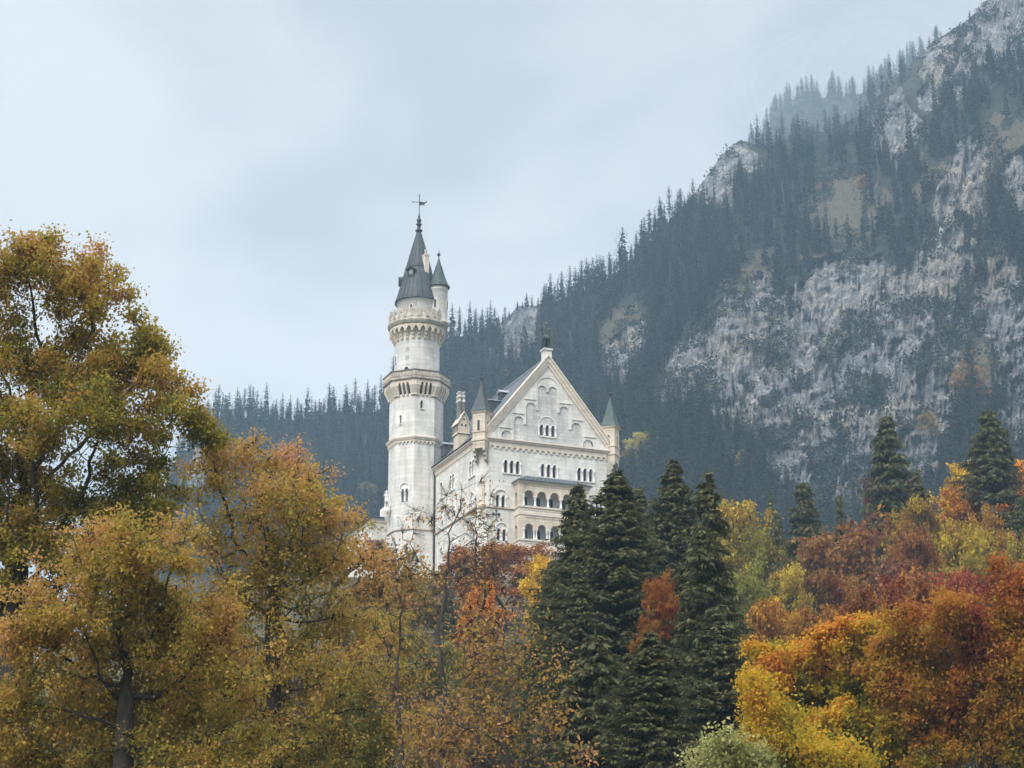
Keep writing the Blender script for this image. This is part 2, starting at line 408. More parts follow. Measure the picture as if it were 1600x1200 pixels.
# --- cornices: a moulded band round the body (profile: out, z)
def band(prof, pts, closed=False):
    """run a profile along a plan polyline; outward = right-hand side of the run"""
    mb = MB(); n = len(pts); ring = []
    for i in range(n):
        p = Vector(pts[i])
        def nrm(a, b): d = (Vector(b) - Vector(a)).normalized(); return Vector((d.y, -d.x))
        if i == 0: m = nrm(pts[0], pts[1])
        elif i == n-1: m = nrm(pts[-2], pts[-1])
        else:
            a, b = nrm(pts[i-1], pts[i]), nrm(pts[i], pts[i+1]); m = (a + b); m = m / max(0.3, m.dot(a))
        ring.append([(p.x + m.x*o, p.y + m.y*o, z) for o, z in prof])
    k = len(prof); vs = [q for r in ring for q in r]; fs = []
    for i in range(n-1):
        for j in range(k):
            j2 = (j+1) % k
            fs.append((i*k+j, (i+1)*k+j, (i+1)*k+j2, i*k+j2))
    fs += [tuple(range(k)), tuple((n-1)*k + j for j in range(k))]
    return mb.add(vs, fs)
plan = [(0, 21.0), (0, CH), (CH, 0), (W-CH, 0), (W, CH), (W, 30)]
c1 = band([(-0.1, 95.0), (0.18, 95.0), (0.24, 95.2), (0.42, 95.32), (0.46, 95.5), (0.62, 95.56), (0.62, 95.72), (-0.1, 95.8)], plan)
c1.build('cornice', M['cream_pl'], palace, SH)
def lombard(fr, x0, x1, zt, zb, pitch, name, mat, parent, shift, t=0.2, d0=0.0):
    n = max(1, round((x1-x0)/pitch)); p = (x1-x0)/n; r = p*0.33; out = [(x0, zt), (x0, zb)]
    for i in range(n):
        c = x0 + (i+0.5)*p
        out += [(c - r, zb)] + [(c - r*math.cos(math.pi*j/6), zb + 0.12 + r*math.sin(math.pi*j/6)) for j in range(7)] + [(c + r, zb)]
    out += [(x1, zb), (x1, zt)]
    return MB().prism(fr, out, d0 - t, d0 + 0.02).build(name, mat, parent, shift)
lombard(F_FRONT, CH, W-CH, 95.05, 94.15, 0.92, 'arched_frieze', M['cream_pl'], palace, SH)
dn = MB()
x = 2.2
while x < 20.8:
    dn.prism(F_SIDE, [(x, 94.45), (x+0.28, 94.45), (x+0.28, 95.02), (x, 95.02)], -0.2, 0.02); x += 0.56
dn.prism(F_SIDE, [(CH, 94.78), (21, 94.78), (21, 95.03), (CH, 95.03)], -0.1, 0.02)
dn.build('dentil_frieze', M['cream_pl'], palace, SH)
band([(-0.1, 84.62), (0.1, 84.62), (0.22, 84.75), (0.22, 84.86), (-0.1, 84.92)], [(0, 21.0), (0, CH), (CH, 0), (5.7, 0)]).build('string_course', M['stain'], palace, SH)
# raking cornice of the gable
rk = MB()
for s in (-1, 1):
    def X(x): return GC + s*(x - GC)
    frg = Fr((0, 0, 0), (1, 0, 0), (0, 1, 0))
    lo, hi = (1.0, 96.35), (GC, 109.25); dx, dz = hi[0]-lo[0], hi[1]-lo[1]; l = math.hypot(dx, dz); nx, nz = -dz/l, dx/l
    for off0, off1, d0, d1 in ((-0.42, 0.0, -0.12, 0.3), (0.0, 0.5, -0.3, 0.3), (0.5, 0.72, -0.5, 0.6)):
        def q(p, o, top):
            x, z = p[0] + nx*o, p[1] + nz*o
            if top:                               # meet on the gable axis
                t = (GC - x)/dx; x, z = GC, z + dz*t
            return (X(x), z)
        rk.prism(frg, [q(lo, off0, 0), q(hi, off0, 1), q(hi, off1, 1), q(lo, off1, 0)], d0, d1)
    rk.prism(frg, [(X(0.0), 95.82), (X(1.6), 95.82), (X(1.6), 96.3), (X(0.9), 97.3), (X(0.1), 96.9)], -0.2, 0.32)
rk.build('raking_cornice', M['cream_pl'], palace, SH)
# --- main roof
ro = MB(); EZ, RZ = 95.85, 109.95
VE = 27.0
ro.add([(-0.55, 0.62, EZ), (GC, 0.62, RZ), (GC, VE, RZ), (-0.55, VE+4, EZ)], [(0, 1, 2, 3)])
ro.add([(W+0.55, 0.62, EZ), (GC, 0.62, RZ), (GC, VE, RZ), (W+0.55, VE+4, EZ)], [(0, 1, 2, 3)])
ro.add([(-0.55, VE+4, EZ), (GC, VE, RZ), (W+0.55, VE+4, EZ)], [(0, 1, 2)])
ro.add([(-0.55, 0.6, EZ), (GC, 0.6, RZ), (W+0.55, 0.6, EZ)], [(0, 1, 2)])
ro.add([(-0.55, 0.62, EZ), (-0.55, VE+4, EZ), (0.2, VE+4, EZ-0.12), (0.2, 0.62, EZ-0.12)], [(0, 1, 2, 3)])
roof = ro.build('roof', M['slate'], palace, SH)
sm_ = MB()
sl = Vector((GC+0.55, 0, RZ-EZ)).normalized(); nn = Vector((-sl.z, 0, sl.x))
for k in range(22):
    y = 1.2 + k*1.25
    a = Vector((-0.5, y, EZ)) + nn*0.03; b = Vector((GC, min(y, VE), RZ)) + nn*0.03
    sm_.tube([a, b], 0.05, 4)
sm_.build('roof_seam', M['lead'], roof, SH)
MB().tube([(GC, 0.5, RZ+0.05), (GC, VE, RZ+0.05)], 0.22, 8).build('ridge_cap', M['lead'], roof, SH)
# upper roof flank sheeted in lead near the ridge, with dormers
def dormer(v, z, w=1.5, h=1.2, name='dormer_window'):
    x = -0.55 + (z - EZ) / (RZ - EZ) * (GC + 0.55)
    d = MB().box((x - 0.5, v - w/2, z - 0.3), (x + 1.3, v + w/2, z + h)); o = d.build(name, M['slate'], roof, SH)
    r_ = MB().add([(x-0.75, v-w/2-0.2, z+h), (x-0.75, v+w/2+0.2, z+h), (x-0.75, v, z+h+0.6), (x+1.9, v-w/2-0.2, z+h), (x+1.9, v+w/2+0.2, z+h), (x+1.9, v, z+h+0.6)], [(0,1,2), (0,2,5,3), (1,4,5,2), (0,3,4,1)])
    r_.build('dormer_roof', M['lead'], roof, SH)
dormer(10.3, 105.7, 1.3, 0.9); dormer(8.8, 102.6, 2.8, 1.7); dormer(17.6, 97.6, 1.8, 1.5)
# --- chimney house on the eaves
ch = MB(); u0, v0 = -0.25, 8.5
ch.box((u0, v0, 95.4), (u0+1.65, v0+2.3, 98.6))
ch.box((u0-0.18, v0-0.18, 98.6), (u0+1.83, v0+2.48, 98.85))
ch.box((u0-0.1, v0-0.1, 98.85), (u0+1.75, v0+2.4, 100.3))
ch.add([(u0-0.1, v0-0.1, 100.3), (u0+1.75, v0-0.1, 100.3), (u0+0.82, v0-0.1, 102.0), (u0-0.1, v0+2.4, 100.3), (u0+1.75, v0+2.4, 100.3), (u0+0.82, v0+2.4, 102.0)], [(0,1,2), (3,5,4)])
cho = ch.build('chimney_house', M['cream'], palace, SH)
k = MB()
for i in range(4): k.box((u0-0.14, v0+0.2+i*0.55, 99.05), (u0-0.115, v0+0.45+i*0.55, 100.0))
for i in range(2): k.box((u0+0.35+i*0.65, v0-0.14, 99.8), (u0+0.6+i*0.65, v0-0.115, 100.15))
k.box((u0+0.7, v0-0.14, 100.8), (u0+0.95, v0-0.115, 101.1)); k.build('smoke_opening', M['iron'], cho, SH)
MB().add([(u0-0.35, v0-0.3, 100.15), (u0+0.82, v0-0.3, 102.25), (u0+0.82, v0+2.6, 102.25), (u0-0.35, v0+2.6, 100.15), (u0+2.0, v0-0.3, 100.15), (u0+2.0, v0+2.6, 100.15),
          (u0-0.35, v0-0.3, 100.0), (u0+0.82, v0-0.3, 102.05), (u0+2.0, v0-0.3, 100.0)], [(0,1,2,3), (1,4,5,2), (0,6,7,1), (1,7,8,4)]).build('roof', M['cream_pl'], cho, SH)
for dx, dy in ((0.45, 0.95), (1.15, 0.95), (0.45, 1.65), (1.15, 1.65)):
    MB().lathe([(0.0, 101.2), (0.26, 101.2), (0.24, 104.0), (0.36, 104.05), (0.36, 104.25), (0.24, 104.3), (0.24, 104.75), (0.34, 104.8), (0.34, 105.0), (0.22, 105.1), (0.2, 105.5), (0.3, 105.55), (0.3, 105.75), (0, 105.75)], (u0+dx, v0+dy), 8).build('flue', M['lime_rough'], cho, SH)
# --- square corner turrets, turned 45 degrees
def turret(c, front_ang, mat_roof):
    a = R(45); s = 1.03
    t = MB()
    t.rbox(c, (s, s), a, 95.2, 99.6); t.rbox(c, (s+0.14, s+0.14), a, 95.05, 95.4); t.rbox(c, (s+0.12, s+0.12), a, 96.4, 96.62); t.rbox(c, (s+0.1, s+0.1), a, 99.4, 99.6); t.rbox(c, (s+0.24, s+0.24), a, 99.6, 99.84)
    t.rbox(c, (s-0.1, s-0.1), a, 93.9, 95.1, (s+0.02, s+0.02))
    tw = t.build('corner_turret', M['cream'], palace, SH)
    for q in range(4):                             # raised frames and slit windows on the faces
        an = a + q*math.pi/2; n = np.array([math.cos(an), math.sin(an), 0])
        if n[1] > 0.75: continue
        fr = Fr(np.array([c[0], c[1], 0]) + n*s, (-n[1], n[0], 0), -n)
        b = MB(); b.prism(fr, arch_ring(-0.22, 0.22, 96.65, 98.35, 0.16, 6), -0.07, 0.02)
        b.prism(fr, [(-0.62, 99.05), (0.62, 99.05), (0.62, 99.18), (-0.62, 99.18)], -0.06, 0.02)
        wo = b.build('window', M['cream_pl'], tw, SH)
        g = MB().prism(fr, arch(-0.21, 0.21, 96.66, 98.34, 6), -0.012, 0.02).build('opening', M['iron'], tw, SH)
        # corbels under the turret
    n0 = np.array([math.cos(front_ang), math.sin(front_ang), 0]); tx = np.array([-n0[1], n0[0], 0])
    kb = MB()
    for sx in (-0.82, 0.82):
        base = np.array([c[0], c[1], 0]) + tx*sx
        prof = [(0.15, 91.9), (0.42, 92.1), (0.40, 92.6), (0.68, 92.8), (0.66, 93.25), (0.98, 93.45), (0.98, 93.95), (-0.4, 93.95), (-0.4, 91.9)]
        vs_ = [base + n0*(d) + tx*w_ + np.array([0, 0, z]) for w_ in (-0.2, 0.2) for d, z in prof]; m_ = len(prof)
        kb.add(vs_, [tuple(range(m_)), tuple(range(m_, 2*m_))] + [(i, (i+1) % m_, m_+(i+1) % m_, m_+i) for i in range(m_)])
    kb.build('corbel', M['stain'], tw, SH)
    r = MB(); h = [(s+0.34)*1.414, 99.8]
    r.lathe([((s+0.36)*1.4142, 99.82), ((s+0.08)*1.4142, 100.35), (0.62*1.4142, 102.2), (0.06, 104.95)], c, 4, 0.0, False)
    ro_ = r.build('turret_roof', mat_roof, tw, SH)
    e = MB()
    for q in range(4):
        an = q*math.pi/2
        e.tube([(c[0] + rr*math.cos(an), c[1] + rr*math.sin(an), z) for rr, z in (((s+0.36)*1.4142, 99.86), ((s+0.08)*1.4142, 100.38), (0.62*1.4142, 102.22), (0.07, 104.95))], 0.05, 4)
    e.lathe([(0.06, 104.8), (0.1, 105.05), (0.25, 105.2), (0.28, 105.4), (0.18, 105.55), (0.06, 105.62), (0.05, 106.0), (0.12, 106.06), (0.0, 106.2)], c, 10)
    e.build('finial', M['iron'], tw, SH)
turret((0.5, 0.5), R(225), M['copper']); turret((W - 0.5, 0.5), R(-45), M['copper_green'])
# --- gable pedestal, corner ornament, anchors, downpipe, white corner strips
pd = MB().box((GC-0.62, -0.2, 109.6), (GC+0.62, 1.1, 111.1)); pd.box((GC-0.78, -0.36, 111.1), (GC+0.78, 1.26, 111.4)); pd.build('pedestal', M['lime'], palace, SH)
f_ch = Fr((CH/2, CH/2, 0), (0.7071, -0.7071, 0), (0.7071, 0.7071, 0))
orn = MB().prism(f_ch, [(-0.5, 85.25), (0.5, 85.25), (0.36, 85.6), (0.36, 88.2), (-0.36, 88.2), (-0.36, 85.6)], -0.28, 0.02)
orn.lathe([(0.0, 84.4), (0.3, 84.5), (0.62, 84.95), (0.7, 85.25), (0, 85.26)], (CH/2, CH/2), 12)
orn.prism(f_ch, arch(-0.22, 0.22, 85.9, 87.9, 6), -0.42, -0.2)
orn.prism(f_ch, [(-0.42, 88.2), (0.42, 88.2), (0.42, 88.4), (-0.42, 88.4)], -0.34, 0.02)
p = f_ch.p(0, 88.85, -0.15); orn.ball(p, 0.42, 10, 8)
orn.build('corner_ornament', M['cream_pl'], palace, SH)
st = MB()
for x in (-0.85, 0.45): st.prism(f_ch, [(x, 76), (x+0.4, 76), (x+0.4, 84.3), (x, 84.3)], -0.06, 0.02)
st.build('corner_strip', M['white'], palace, SH)
an = MB(); ff = F_FRONT
an.prism(ff, [(2.72, 82.8), (2.8, 82.8), (2.8, 84.3), (2.72, 84.3)], -0.08, 0.01)
an.tube([ff.p(2.25, 83.75, -0.06), ff.p(3.28, 83.75, -0.06)], 0.05, 5)
for cx, cz, r_ in ((2.32, 83.75, 0.2), (3.2, 83.75, 0.2), (2.76, 84.3, 0.12)):
    an.tube([ff.p(cx + r_*math.cos(t), cz + r_*math.sin(t), -0.06) for t in np.linspace(0, 2*math.pi, 9)], 0.055, 5)
for s in (-1, 1): an.tube([ff.p(2.76, 83.0, -0.06), ff.p(2.76 + s*0.4, 82.6, -0.06)], 0.045, 5)
an.build('wall_anchor', M['iron'], palace, SH)
dp = MB().tube([(-0.55, 20.2, 95.7), (-0.25, 19.9, 95.1), (-0.16, 19.7, 94.6), (-0.16, 19.7, 72)], 0.16, 8)
dp.build('downpipe', M['iron'], palace, SH)
MB().tube([(-0.66, 1.7, 95.86), (-0.66, 20.6, 95.9)], 0.11, 6).build('gutter', M['iron'], palace, SH)
# --- two-storey loggia
bl = empty('loggia', (0, 0, 0)); bl.parent = palace
B0, B1, BV = 5.7, 17.3, -2.2
FB = Fr((0, BV, 0), (1, 0, 0), (0, 1, 0)); FBL = Fr((B0, 0, 0), (0, -1, 0), (1, 0, 0)); FBR = Fr((B1, 0, 0), (0, -1, 0), (-1, 0, 0))
cen = [7.29 + 2.13*i for i in range(5)]
up = [(c-0.76, c+0.76, 84.97, 87.43) for c in cen]; lw = [(c-0.68, c+0.68, 79.8, 82.2) for c in cen]
def open_arc(c0, c1, z0, zs, zt):                 # arch standing on columns: opening wider than the column spacing allows below the spring
    return arch(c0, c1, z0, zt, 10)
def arcade(fr, x0, x1, arcs, z0, zt, zspr):
    """arched wall above columns: cut from spring line up, open below between end piers"""
    out = [(x0, zt), (x0, z0), (arcs[0][0], z0)]
    for i, (a, b, s, t) in enumerate(arcs):
        r = (b-a)/2; c = (a+b)/2
        out += [(a, zspr)] if i else [(a, zspr)]
        out += [(c - r*math.cos(math.pi*j/10), t - r + r*math.sin(math.pi*j/10)) for j in range(11)]
        out += [(b, zspr)]
    out += [(arcs[-1][1], z0), (x1, z0), (x1, zt)]
    return MB().prism(fr, out, 0.0, 0.42)
arcade(FB, B0, B1, up, 84.97, 88.5, 86.5).build('upper_arcade', M['cream'], bl, SH)
arcade(FB, B0, B1, lw, 79.8, 83.55, 81.35).build('lower_arcade', M['cream'], bl, SH)
for fr in (FBL, FBR):
    for (z0, zt, s, t) in ((84.97, 88.5, 84.98, 87.3), (79.8, 83.55, 79.81, 82.1)):
        MB().panel(fr, [(0.0, z0), (1.78, z0), (1.78, zt), (0.0, zt)], [(arch(0.35, 1.25, s, t), 0.4)]).build('end_wall', M['cream'], bl, SH)
fl = MB()
for z0, z1, o in ((83.55, 83.96, 0.1), (83.96, 84.7, 0.0), (84.7, 84.97, 0.14), (79.5, 79.8, 0.14), (78.3, 79.5, 0.0), (77.7, 78.3, 0.12), (88.5, 88.72, 0.12), (88.72, 88.95, 0.3)):
    fl.box((B0-o, BV-o, z0), (B1+o, -0.003, z1))
fl.box((B0+0.6, BV+0.5, 71), (B1-0.6, -0.003, 77.7))
fl.build('floor_band', M['cream_pl'], bl, SH)
lines = MB()
for z in (88.15, 83.15): lines.prism(FB, [(6.6, z), (16.4, z), (16.4, z+0.07), (6.6, z+0.07)], -0.05, 0.01)
for z in (84.3, 79.1): lines.prism(FB, [(6.6, z), (16.4, z), (16.4, z+0.05), (6.6, z+0.05)], -0.04, 0.01)
lines.build('moulding', M['stain'], bl, SH)
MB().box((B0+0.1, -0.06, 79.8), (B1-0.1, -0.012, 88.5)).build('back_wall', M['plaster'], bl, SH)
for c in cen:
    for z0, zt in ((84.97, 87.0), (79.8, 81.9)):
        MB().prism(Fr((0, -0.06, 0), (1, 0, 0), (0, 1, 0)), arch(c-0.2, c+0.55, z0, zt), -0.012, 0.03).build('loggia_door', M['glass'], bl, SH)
def column(x, y, z0, z1, r=0.15):
    MB().lathe([(0, z0), (r*1.8, z0), (r*1.8, z0+0.14), (r*1.15, z0+0.24), (r, z1-0.42), (r*1.25, z1-0.38), (r*1.1, z1-0.32), (r*1.9, z1-0.12), (r*2.1, z1-0.1), (r*2.1, z1), (0, z1)], (x, y), 10).build('column', M['white'], bl, SH)
xs = [(cen[i] + cen[i+1])/2 for i in range(4)]
for x in xs:
    column(x, BV+0.2, 84.97, 86.52, 0.155)
    for dx in (-0.2, 0.2): column(x+dx, BV+0.2, 79.8, 81.37, 0.11)
for x in (cen[0]-0.88, cen[4]+0.88):
    column(x, BV+0.02, 84.97, 86.6, 0.12); column(x, BV+0.02, 79.8, 81.4, 0.12)
br_ = MB(); ov = 0.45
A_ = [(B0-ov, 0, 88.95), (B0-ov, BV-ov, 88.95), (B1+ov, BV-ov, 88.95), (B1+ov, 0, 88.95), (B0+1.7, 0, 90.15), (B1-1.7, 0, 90.15), (B0+1.7, -0.5, 90.15), (B1-1.7, -0.5, 90.15)]
br_.add(A_, [(0, 1, 6, 4), (1, 2, 7, 6), (2, 3, 5, 7), (4, 6, 7, 5), (0, 3, 2, 1)])
br_.box((B0-ov-0.02, BV-ov-0.02, 88.86), (B1+ov+0.02, -0.02, 88.94))
bro = br_.build('loggia_roof', M['copper'], bl, SH)
sx = MB()
for i in range(16):
    t = (i+0.5)/16; a = Vector((B0-ov + t*(B1-B0+2*ov), BV-ov, 88.98)); b = Vector((B0+1.7 + t*(B1-B0-3.4), -0.5, 90.18)); sx.tube([a, b], 0.045, 4)
sx.build('standing_seam', M['lead'], bl, SH)

# ================================================================= ROUND TOWER
tc = at(651.35, 794, 341.47); TX, TY = tc[0] - 0.30, tc[1]
tower = put(empty('tower', (TX, TY, ZB), ROT), 'tall white stair tower with two corbelled galleries and a dark pointed cone roof', 'tower')
OC = dict(n=8, ph=R(22.5), smooth=False)
ap = math.cos(R(22.5))
def face(k, r): n = np.array([math.cos(k*math.pi/4), math.sin(k*math.pi/4), 0]); return Fr(n*r*ap, (-n[1], n[0], 0), -n)
TR = 4.42
FL, FN = 5, 6                                      # faces: left of the near edge (-x-y), and towards the gable front (-y)
thl = {FL: [], FN: [], 4: [], 7: []}
twin = []
def tw_double(k, x0, x1, s, t, lt):
    w = Win(); w.fr = face(k, TR); w.big = (x0, x1, s, t); thl[k].append((arch(x0, x1, s, t, 10), 0.16))
    m = 0.2; g = 0.34; lw_ = (x1-x0-2*m-g)/2
    w.lights = [(x0+m+i*(lw_+g), x0+m+i*(lw_+g)+lw_, s+0.05, lt) for i in range(2)]; w.sill = (x0-0.15, x1+0.15, s); twin.append(w)
def tw_single(k, x0, x1, s, t):
    w = Win(); w.fr = face(k, TR); w.big = None; w.lights = [(x0, x1, s, t)]; w.sill = (x0-0.15, x1+0.15, s); thl[k].append((arch(x0, x1, s, t), 0.5)); twin.append(w)
tw_double(FL, -0.75, 0.85, 90.0, 93.2, 92.3)
tw_single(FN, -0.75, -0.3, 105.65, 107.05)
tw_single(FL, -1.0, -0.7, 103.2, 104.7)
tw_single(FL, 0.15, 0.75, 81.6, 83.1)
ts = MB()
for k in range(8):
    h = TR*math.sin(R(22.5))
    ts.panel(face(k, TR), [(-h, ZB), (h, ZB), (h, 108.2), (-h, 108.2)], thl.get(k, []))
ts.build('lower_shaft', M['lime'], tower, SH)
for w in twin: make_window(w, tower, SH)
b_ = MB().lathe([(TR, 85.3), (TR+0.2, 85.4), (TR+0.2, 85.55), (TR, 85.75)], **OC); b_.build('string_course', M['stain'], tower, SH)
lb = MB().lathe([(TR, 100.3), (TR+0.3, 100.35), (TR+0.5, 100.7), (TR+0.5, 100.9), (TR, 101.15)], **OC)
lbo = lb.build('arched_band', M['cream_pl'], tower, SH)
for k in range(8):
    h = (TR+0.12)*math.sin(R(22.5)); lombard(face(k, TR), -h, h, 100.4, 99.75, 0.72, 'arched_frieze', M['cream_pl'], lbo, SH, 0.2)
# lower gallery on long corbels
gal = MB().lathe([(TR, 110.3), (5.35, 110.3), (5.45, 110.45), (5.7, 110.5), (5.7, 110.72), (5.5, 110.78), (5.5, 110.8), (4.0, 110.8)], **OC)
galo = gal.build('gallery', M['stain'], tower, SH)
def corbel(mb, fr, x, w, prof, wt=None):
    wt = wt or w; m_ = len(prof)
    vs_ = [fr.p(x + s*w/2, z, -d) for s in (-1, 1) for d, z in prof]
    mb.add(vs_, [tuple(range(m_))[::-1], tuple(range(m_, 2*m_))] + [(i, (i+1) % m_, m_+(i+1) % m_, m_+i) for i in range(m_)])
cbm = MB(); h = TR*math.sin(R(22.5))
prof = [(-0.05, 107.75), (0.12, 107.75), (0.28, 107.95), (0.28, 108.15), (0.84, 109.4), (0.84, 110.3), (-0.05, 110.3)]
for k in range(8):
    fr = face(k, TR)
    for x in (-0.36, 0.36): corbel(cbm, fr, x, 0.3, prof)
    for s in (-1, 1): corbel(cbm, fr, s*(h-0.33), 0.66+0.02*s, prof)
    hh = h + 0.34
    out = [(-hh, 110.28), (-hh, 109.45), (-1.07, 109.45)]
    for c in (-0.72, 0.0, 0.72): out += [(c-0.21, 109.45)] + [(c - 0.21*math.cos(math.pi*j/6), 109.72 + 0.21*math.sin(math.pi*j/6)) for j in range(7)] + [(c+0.21, 109.45)]
    out += [(hh, 109.45), (hh, 110.28)]
    cbm.prism(fr, out, -0.86, -0.5)
cbm.lathe([(TR*1.0, 107.8), ((TR+0.3), 108.15), (TR+0.92, 109.45), (TR+0.92, 110.3)], n=8, ph=R(22.5), smooth=False) if False else None
# solid corner corbels
for k in range(8):
    a = k*math.pi/4 + R(22.5); n = np.array([math.cos(a), math.sin(a), 0]); fr = Fr(n*TR, (-n[1], n[0], 0), -n)
    corbel(cbm, fr, 0, 0.7, [(-0.5, 107.75), (0.1, 107.75), (0.28, 107.95), (0.28, 108.15), (0.9, 109.4), (0.9, 110.29), (-0.5, 110.29)])
cbm.build('corbel', M['cream_pl'], galo, SH)
par = MB().lathe([(5.5, 110.8), (5.5, 111.85), (5.28, 111.85), (5.28, 110.8)], **OC).build('parapet', M['stain'], galo, SH)
trc = MB()
for k in range(8):
    fr = face(k, 5.5); h = 5.5*math.sin(R(22.5))
    n = 7; p_ = 2*h/n
    for i in range(n):
        x0 = -h + i*p_; c = x0 + p_/2
        trc.tube([fr.p(x0+0.05, 110.95, -0.03), fr.p(c, 111.6, -0.03), fr.p(x0+p_-0.05, 110.95, -0.03)], 0.06, 4)
        trc.tube([fr.p(c + 0.16*math.cos(t), 111.1 + 0.16*math.sin(t), -0.03) for t in np.linspace(0, 2*math.pi, 7)], 0.05, 4)
trc.build('tracery', M['cream_pl'], par, SH)
MB().lathe([(5.2, 111.85), (5.62, 111.85), (5.62, 112.02), (5.2, 112.02), (5.2, 111.85)], **OC).build('coping', M['capmould'], par, SH)
# upper shaft
UR = 3.72
us = MB().lathe([(UR, 110.6), (UR, 118.9), (4.0, 119.6), (4.2, 120.3)], n=48); us.build('upper_shaft', M['lime'], tower, SH)
def rface(ang, r): n = np.array([math.cos(ang), math.sin(ang), 0]); return Fr(n*r, (-n[1], n[0], 0), -n)
view = math.atan2(-TY, -TX) - ROT                   # local bearing towards the viewer
for da, s, t, w_ in ((-0.47, 111.3, 113.0, 0.85), (-1.2, 114.0, 115.5, 0.5)):
    fr = rface(view + da, UR - 0.05)
    f = MB().prism(fr, arch_ring(-w_/2, w_/2, s, t, 0.16), -0.14, 0.1)
    wo = f.build('window', M['white'], tower, SH)
    MB().prism(fr, arch(-w_/2, w_/2, s, t), -0.075, 0.05).build('pane', M['glass'], wo, SH)
# top gallery: 22 corbels with pointed arches
tg = MB().lathe([(3.7, 120.15), (4.62, 120.15), (4.68, 120.3), (4.86, 120.42), (4.86, 120.62), (4.98, 120.75), (4.98, 120.98), (4.8, 121.1), (4.4, 121.12), (3.3, 121.1)], n=48)
tgo = tg.build('top_gallery', M['stain'], tower, SH)
N = 24; kc = MB(); kp = MB(); mer = MB()
for i in range(N):
    a = 2*math.pi*i/N; fr = rface(a, UR); wd = 2*math.pi*4.55/N
    corbel(kc, fr, 0, 0.36, [(-0.1, 117.75), (0.16, 117.75), (0.3, 117.95), (0.3, 118.2), (0.52, 118.45), (0.52, 118.75), (0.86, 119.05), (0.86, 120.2), (-0.1, 120.2)])
    fr2 = rface(a + math.pi/N, 4.6); hw = wd/2; o = [(-hw, 120.17), (-hw, 118.95), (-hw+0.16, 118.95), (-hw+0.16, 119.2), (-0.24, 119.6), (0, 119.85), (0.24, 119.6), (hw-0.16, 119.2), (hw-0.16, 118.95), (hw, 118.95), (hw, 120.17)]
    kc.prism(fr2, o, 0.0, 0.3)
    fr3 = rface(a, 4.72)
    mer.prism(fr3, [(-0.4, 121.95), (0.4, 121.95), (0.4, 122.65), (0.22, 122.85), (0.0, 123.2), (-0.22, 122.85), (-0.4, 122.65)], -0.03, 0.26)
    mer.prism(fr3, [(-0.24, 121.4), (0.24, 121.4), (0.24, 122.5), (0.0, 122.75), (-0.24, 122.5)], -0.09, 0.02)
kc.build('corbel', M['cream'], tgo, SH)
mer.lathe([(4.74, 121.05), (4.74, 122.0), (4.46, 122.0), (4.46, 121.05)], n=48)
mer.build('parapet', M['stain'], tgo, SH)
dr = MB().lathe([(3.42, 121.1), (3.42, 124.75), (3.6, 124.85), (3.62, 125.05), (3.2, 125.1)], n=48); dro = dr.build('drum', M['lime'], tower, SH)
fr = rface(view - 0.32, 3.4); f = MB().prism(fr, arch_ring(-0.22, 0.22, 122.9, 123.9, 0.1), -0.08, 0.05).build('window', M['white'], dro, SH)
MB().prism(fr, arch(-0.22, 0.22, 122.6, 123.9), -0.05, 0.05).build('pane', M['glass'], dro, SH)
# cone roof
AX = 0.0
cn = MB().lathe([(3.55, 124.98), (3.86, 125.0), (3.86, 125.1), (3.45, 126.2), (2.92, 128.3), (2.15, 131.3), (1.15, 135.1), (0.42, 137.7), (0.36, 138.05)], n=40)
cno = cn.build('cone_roof', M['copper'], tower, SH)
sm2 = MB()
for i in range(26):
    a = 2*math.pi*i/26; m = [(3.88, 125.1), (3.47, 126.2), (2.94, 128.3), (2.2, 131.1)]
    sm2.tube([(r*math.cos(a), r*math.sin(a), z) for r, z in m], 0.035, 4)
for i in range(14):
    a = 2*math.pi*i/14; sm2.tube([(r*math.cos(a), r*math.sin(a), z) for r, z in ((2.18, 131.25), (1.18, 135.1), (0.44, 137.7))], 0.03, 4)
sm2.lathe([(2.2, 131.1), (2.26, 131.15), (2.14, 131.5)], n=32)
sm2.build('roof_seam', M['copper'], cno, SH)
a = view - 0.45; fr = rface(a, 2.45)
d = MB().prism(fr, [(-0.55, 129.0), (0.55, 129.0), (0.55, 130.4), (0, 130.9), (-0.55, 130.4)], -0.35, 1.0)
d.prism(fr, [(-0.85, 130.2), (-0.7, 130.1), (0, 130.8), (0.7, 130.1), (0.85, 130.2), (0, 131.1)], -0.6, 0.7)
do = d.build('dormer_window', M['iron'], cno, SH)
MB().prism(fr, [(0.35*math.cos(t), 129.8 + 0.42*math.sin(t)) for t in np.linspace(0, 2*math.pi, 13)[:-1]], -0.4, -0.33).build('pane', M['lead'], do, SH)
fr = rface(view - 1.5, 2.9); MB().prism(fr, [(-0.3, 128.2), (0.3, 128.2), (0.3, 129.4), (0, 129.8), (-0.3, 129.4)], -0.4, 0.8).build('dormer_window', M['iron'], cno, SH)
a = view + 0.62; cxy = (2.05*math.cos(a), 2.05*math.sin(a))
chm = MB().rbox(cxy, (0.42, 0.42), a, 127.6, 133.0); chm.rbox(cxy, (0.5, 0.5), a, 133.0, 133.2)
cho2 = chm.build('chimney', M['cream_pl'], tower, SH)
MB().lathe([(0.2, 133.2), (0.18, 133.9), (0.26, 133.95), (0.26, 134.1), (0, 134.1)], cxy, 8).build('chimney_pot', M['cream_pl'], cho2, SH)
fi = MB().lathe([(0.36, 137.9), (0.6, 138.1), (0.62, 138.3), (0.34, 138.45), (0.26, 139.1), (0.5, 139.3), (0.5, 139.45), (0.24, 139.6), (0.3, 139.75), (0.4, 140.0), (0.4, 140.2), (0.24, 140.45), (0.14, 140.6), (0.22, 140.8), (0.1, 141.0), (0.07, 141.5)], n=14)
fio = fi.build('finial', M['iron'], tower, SH)
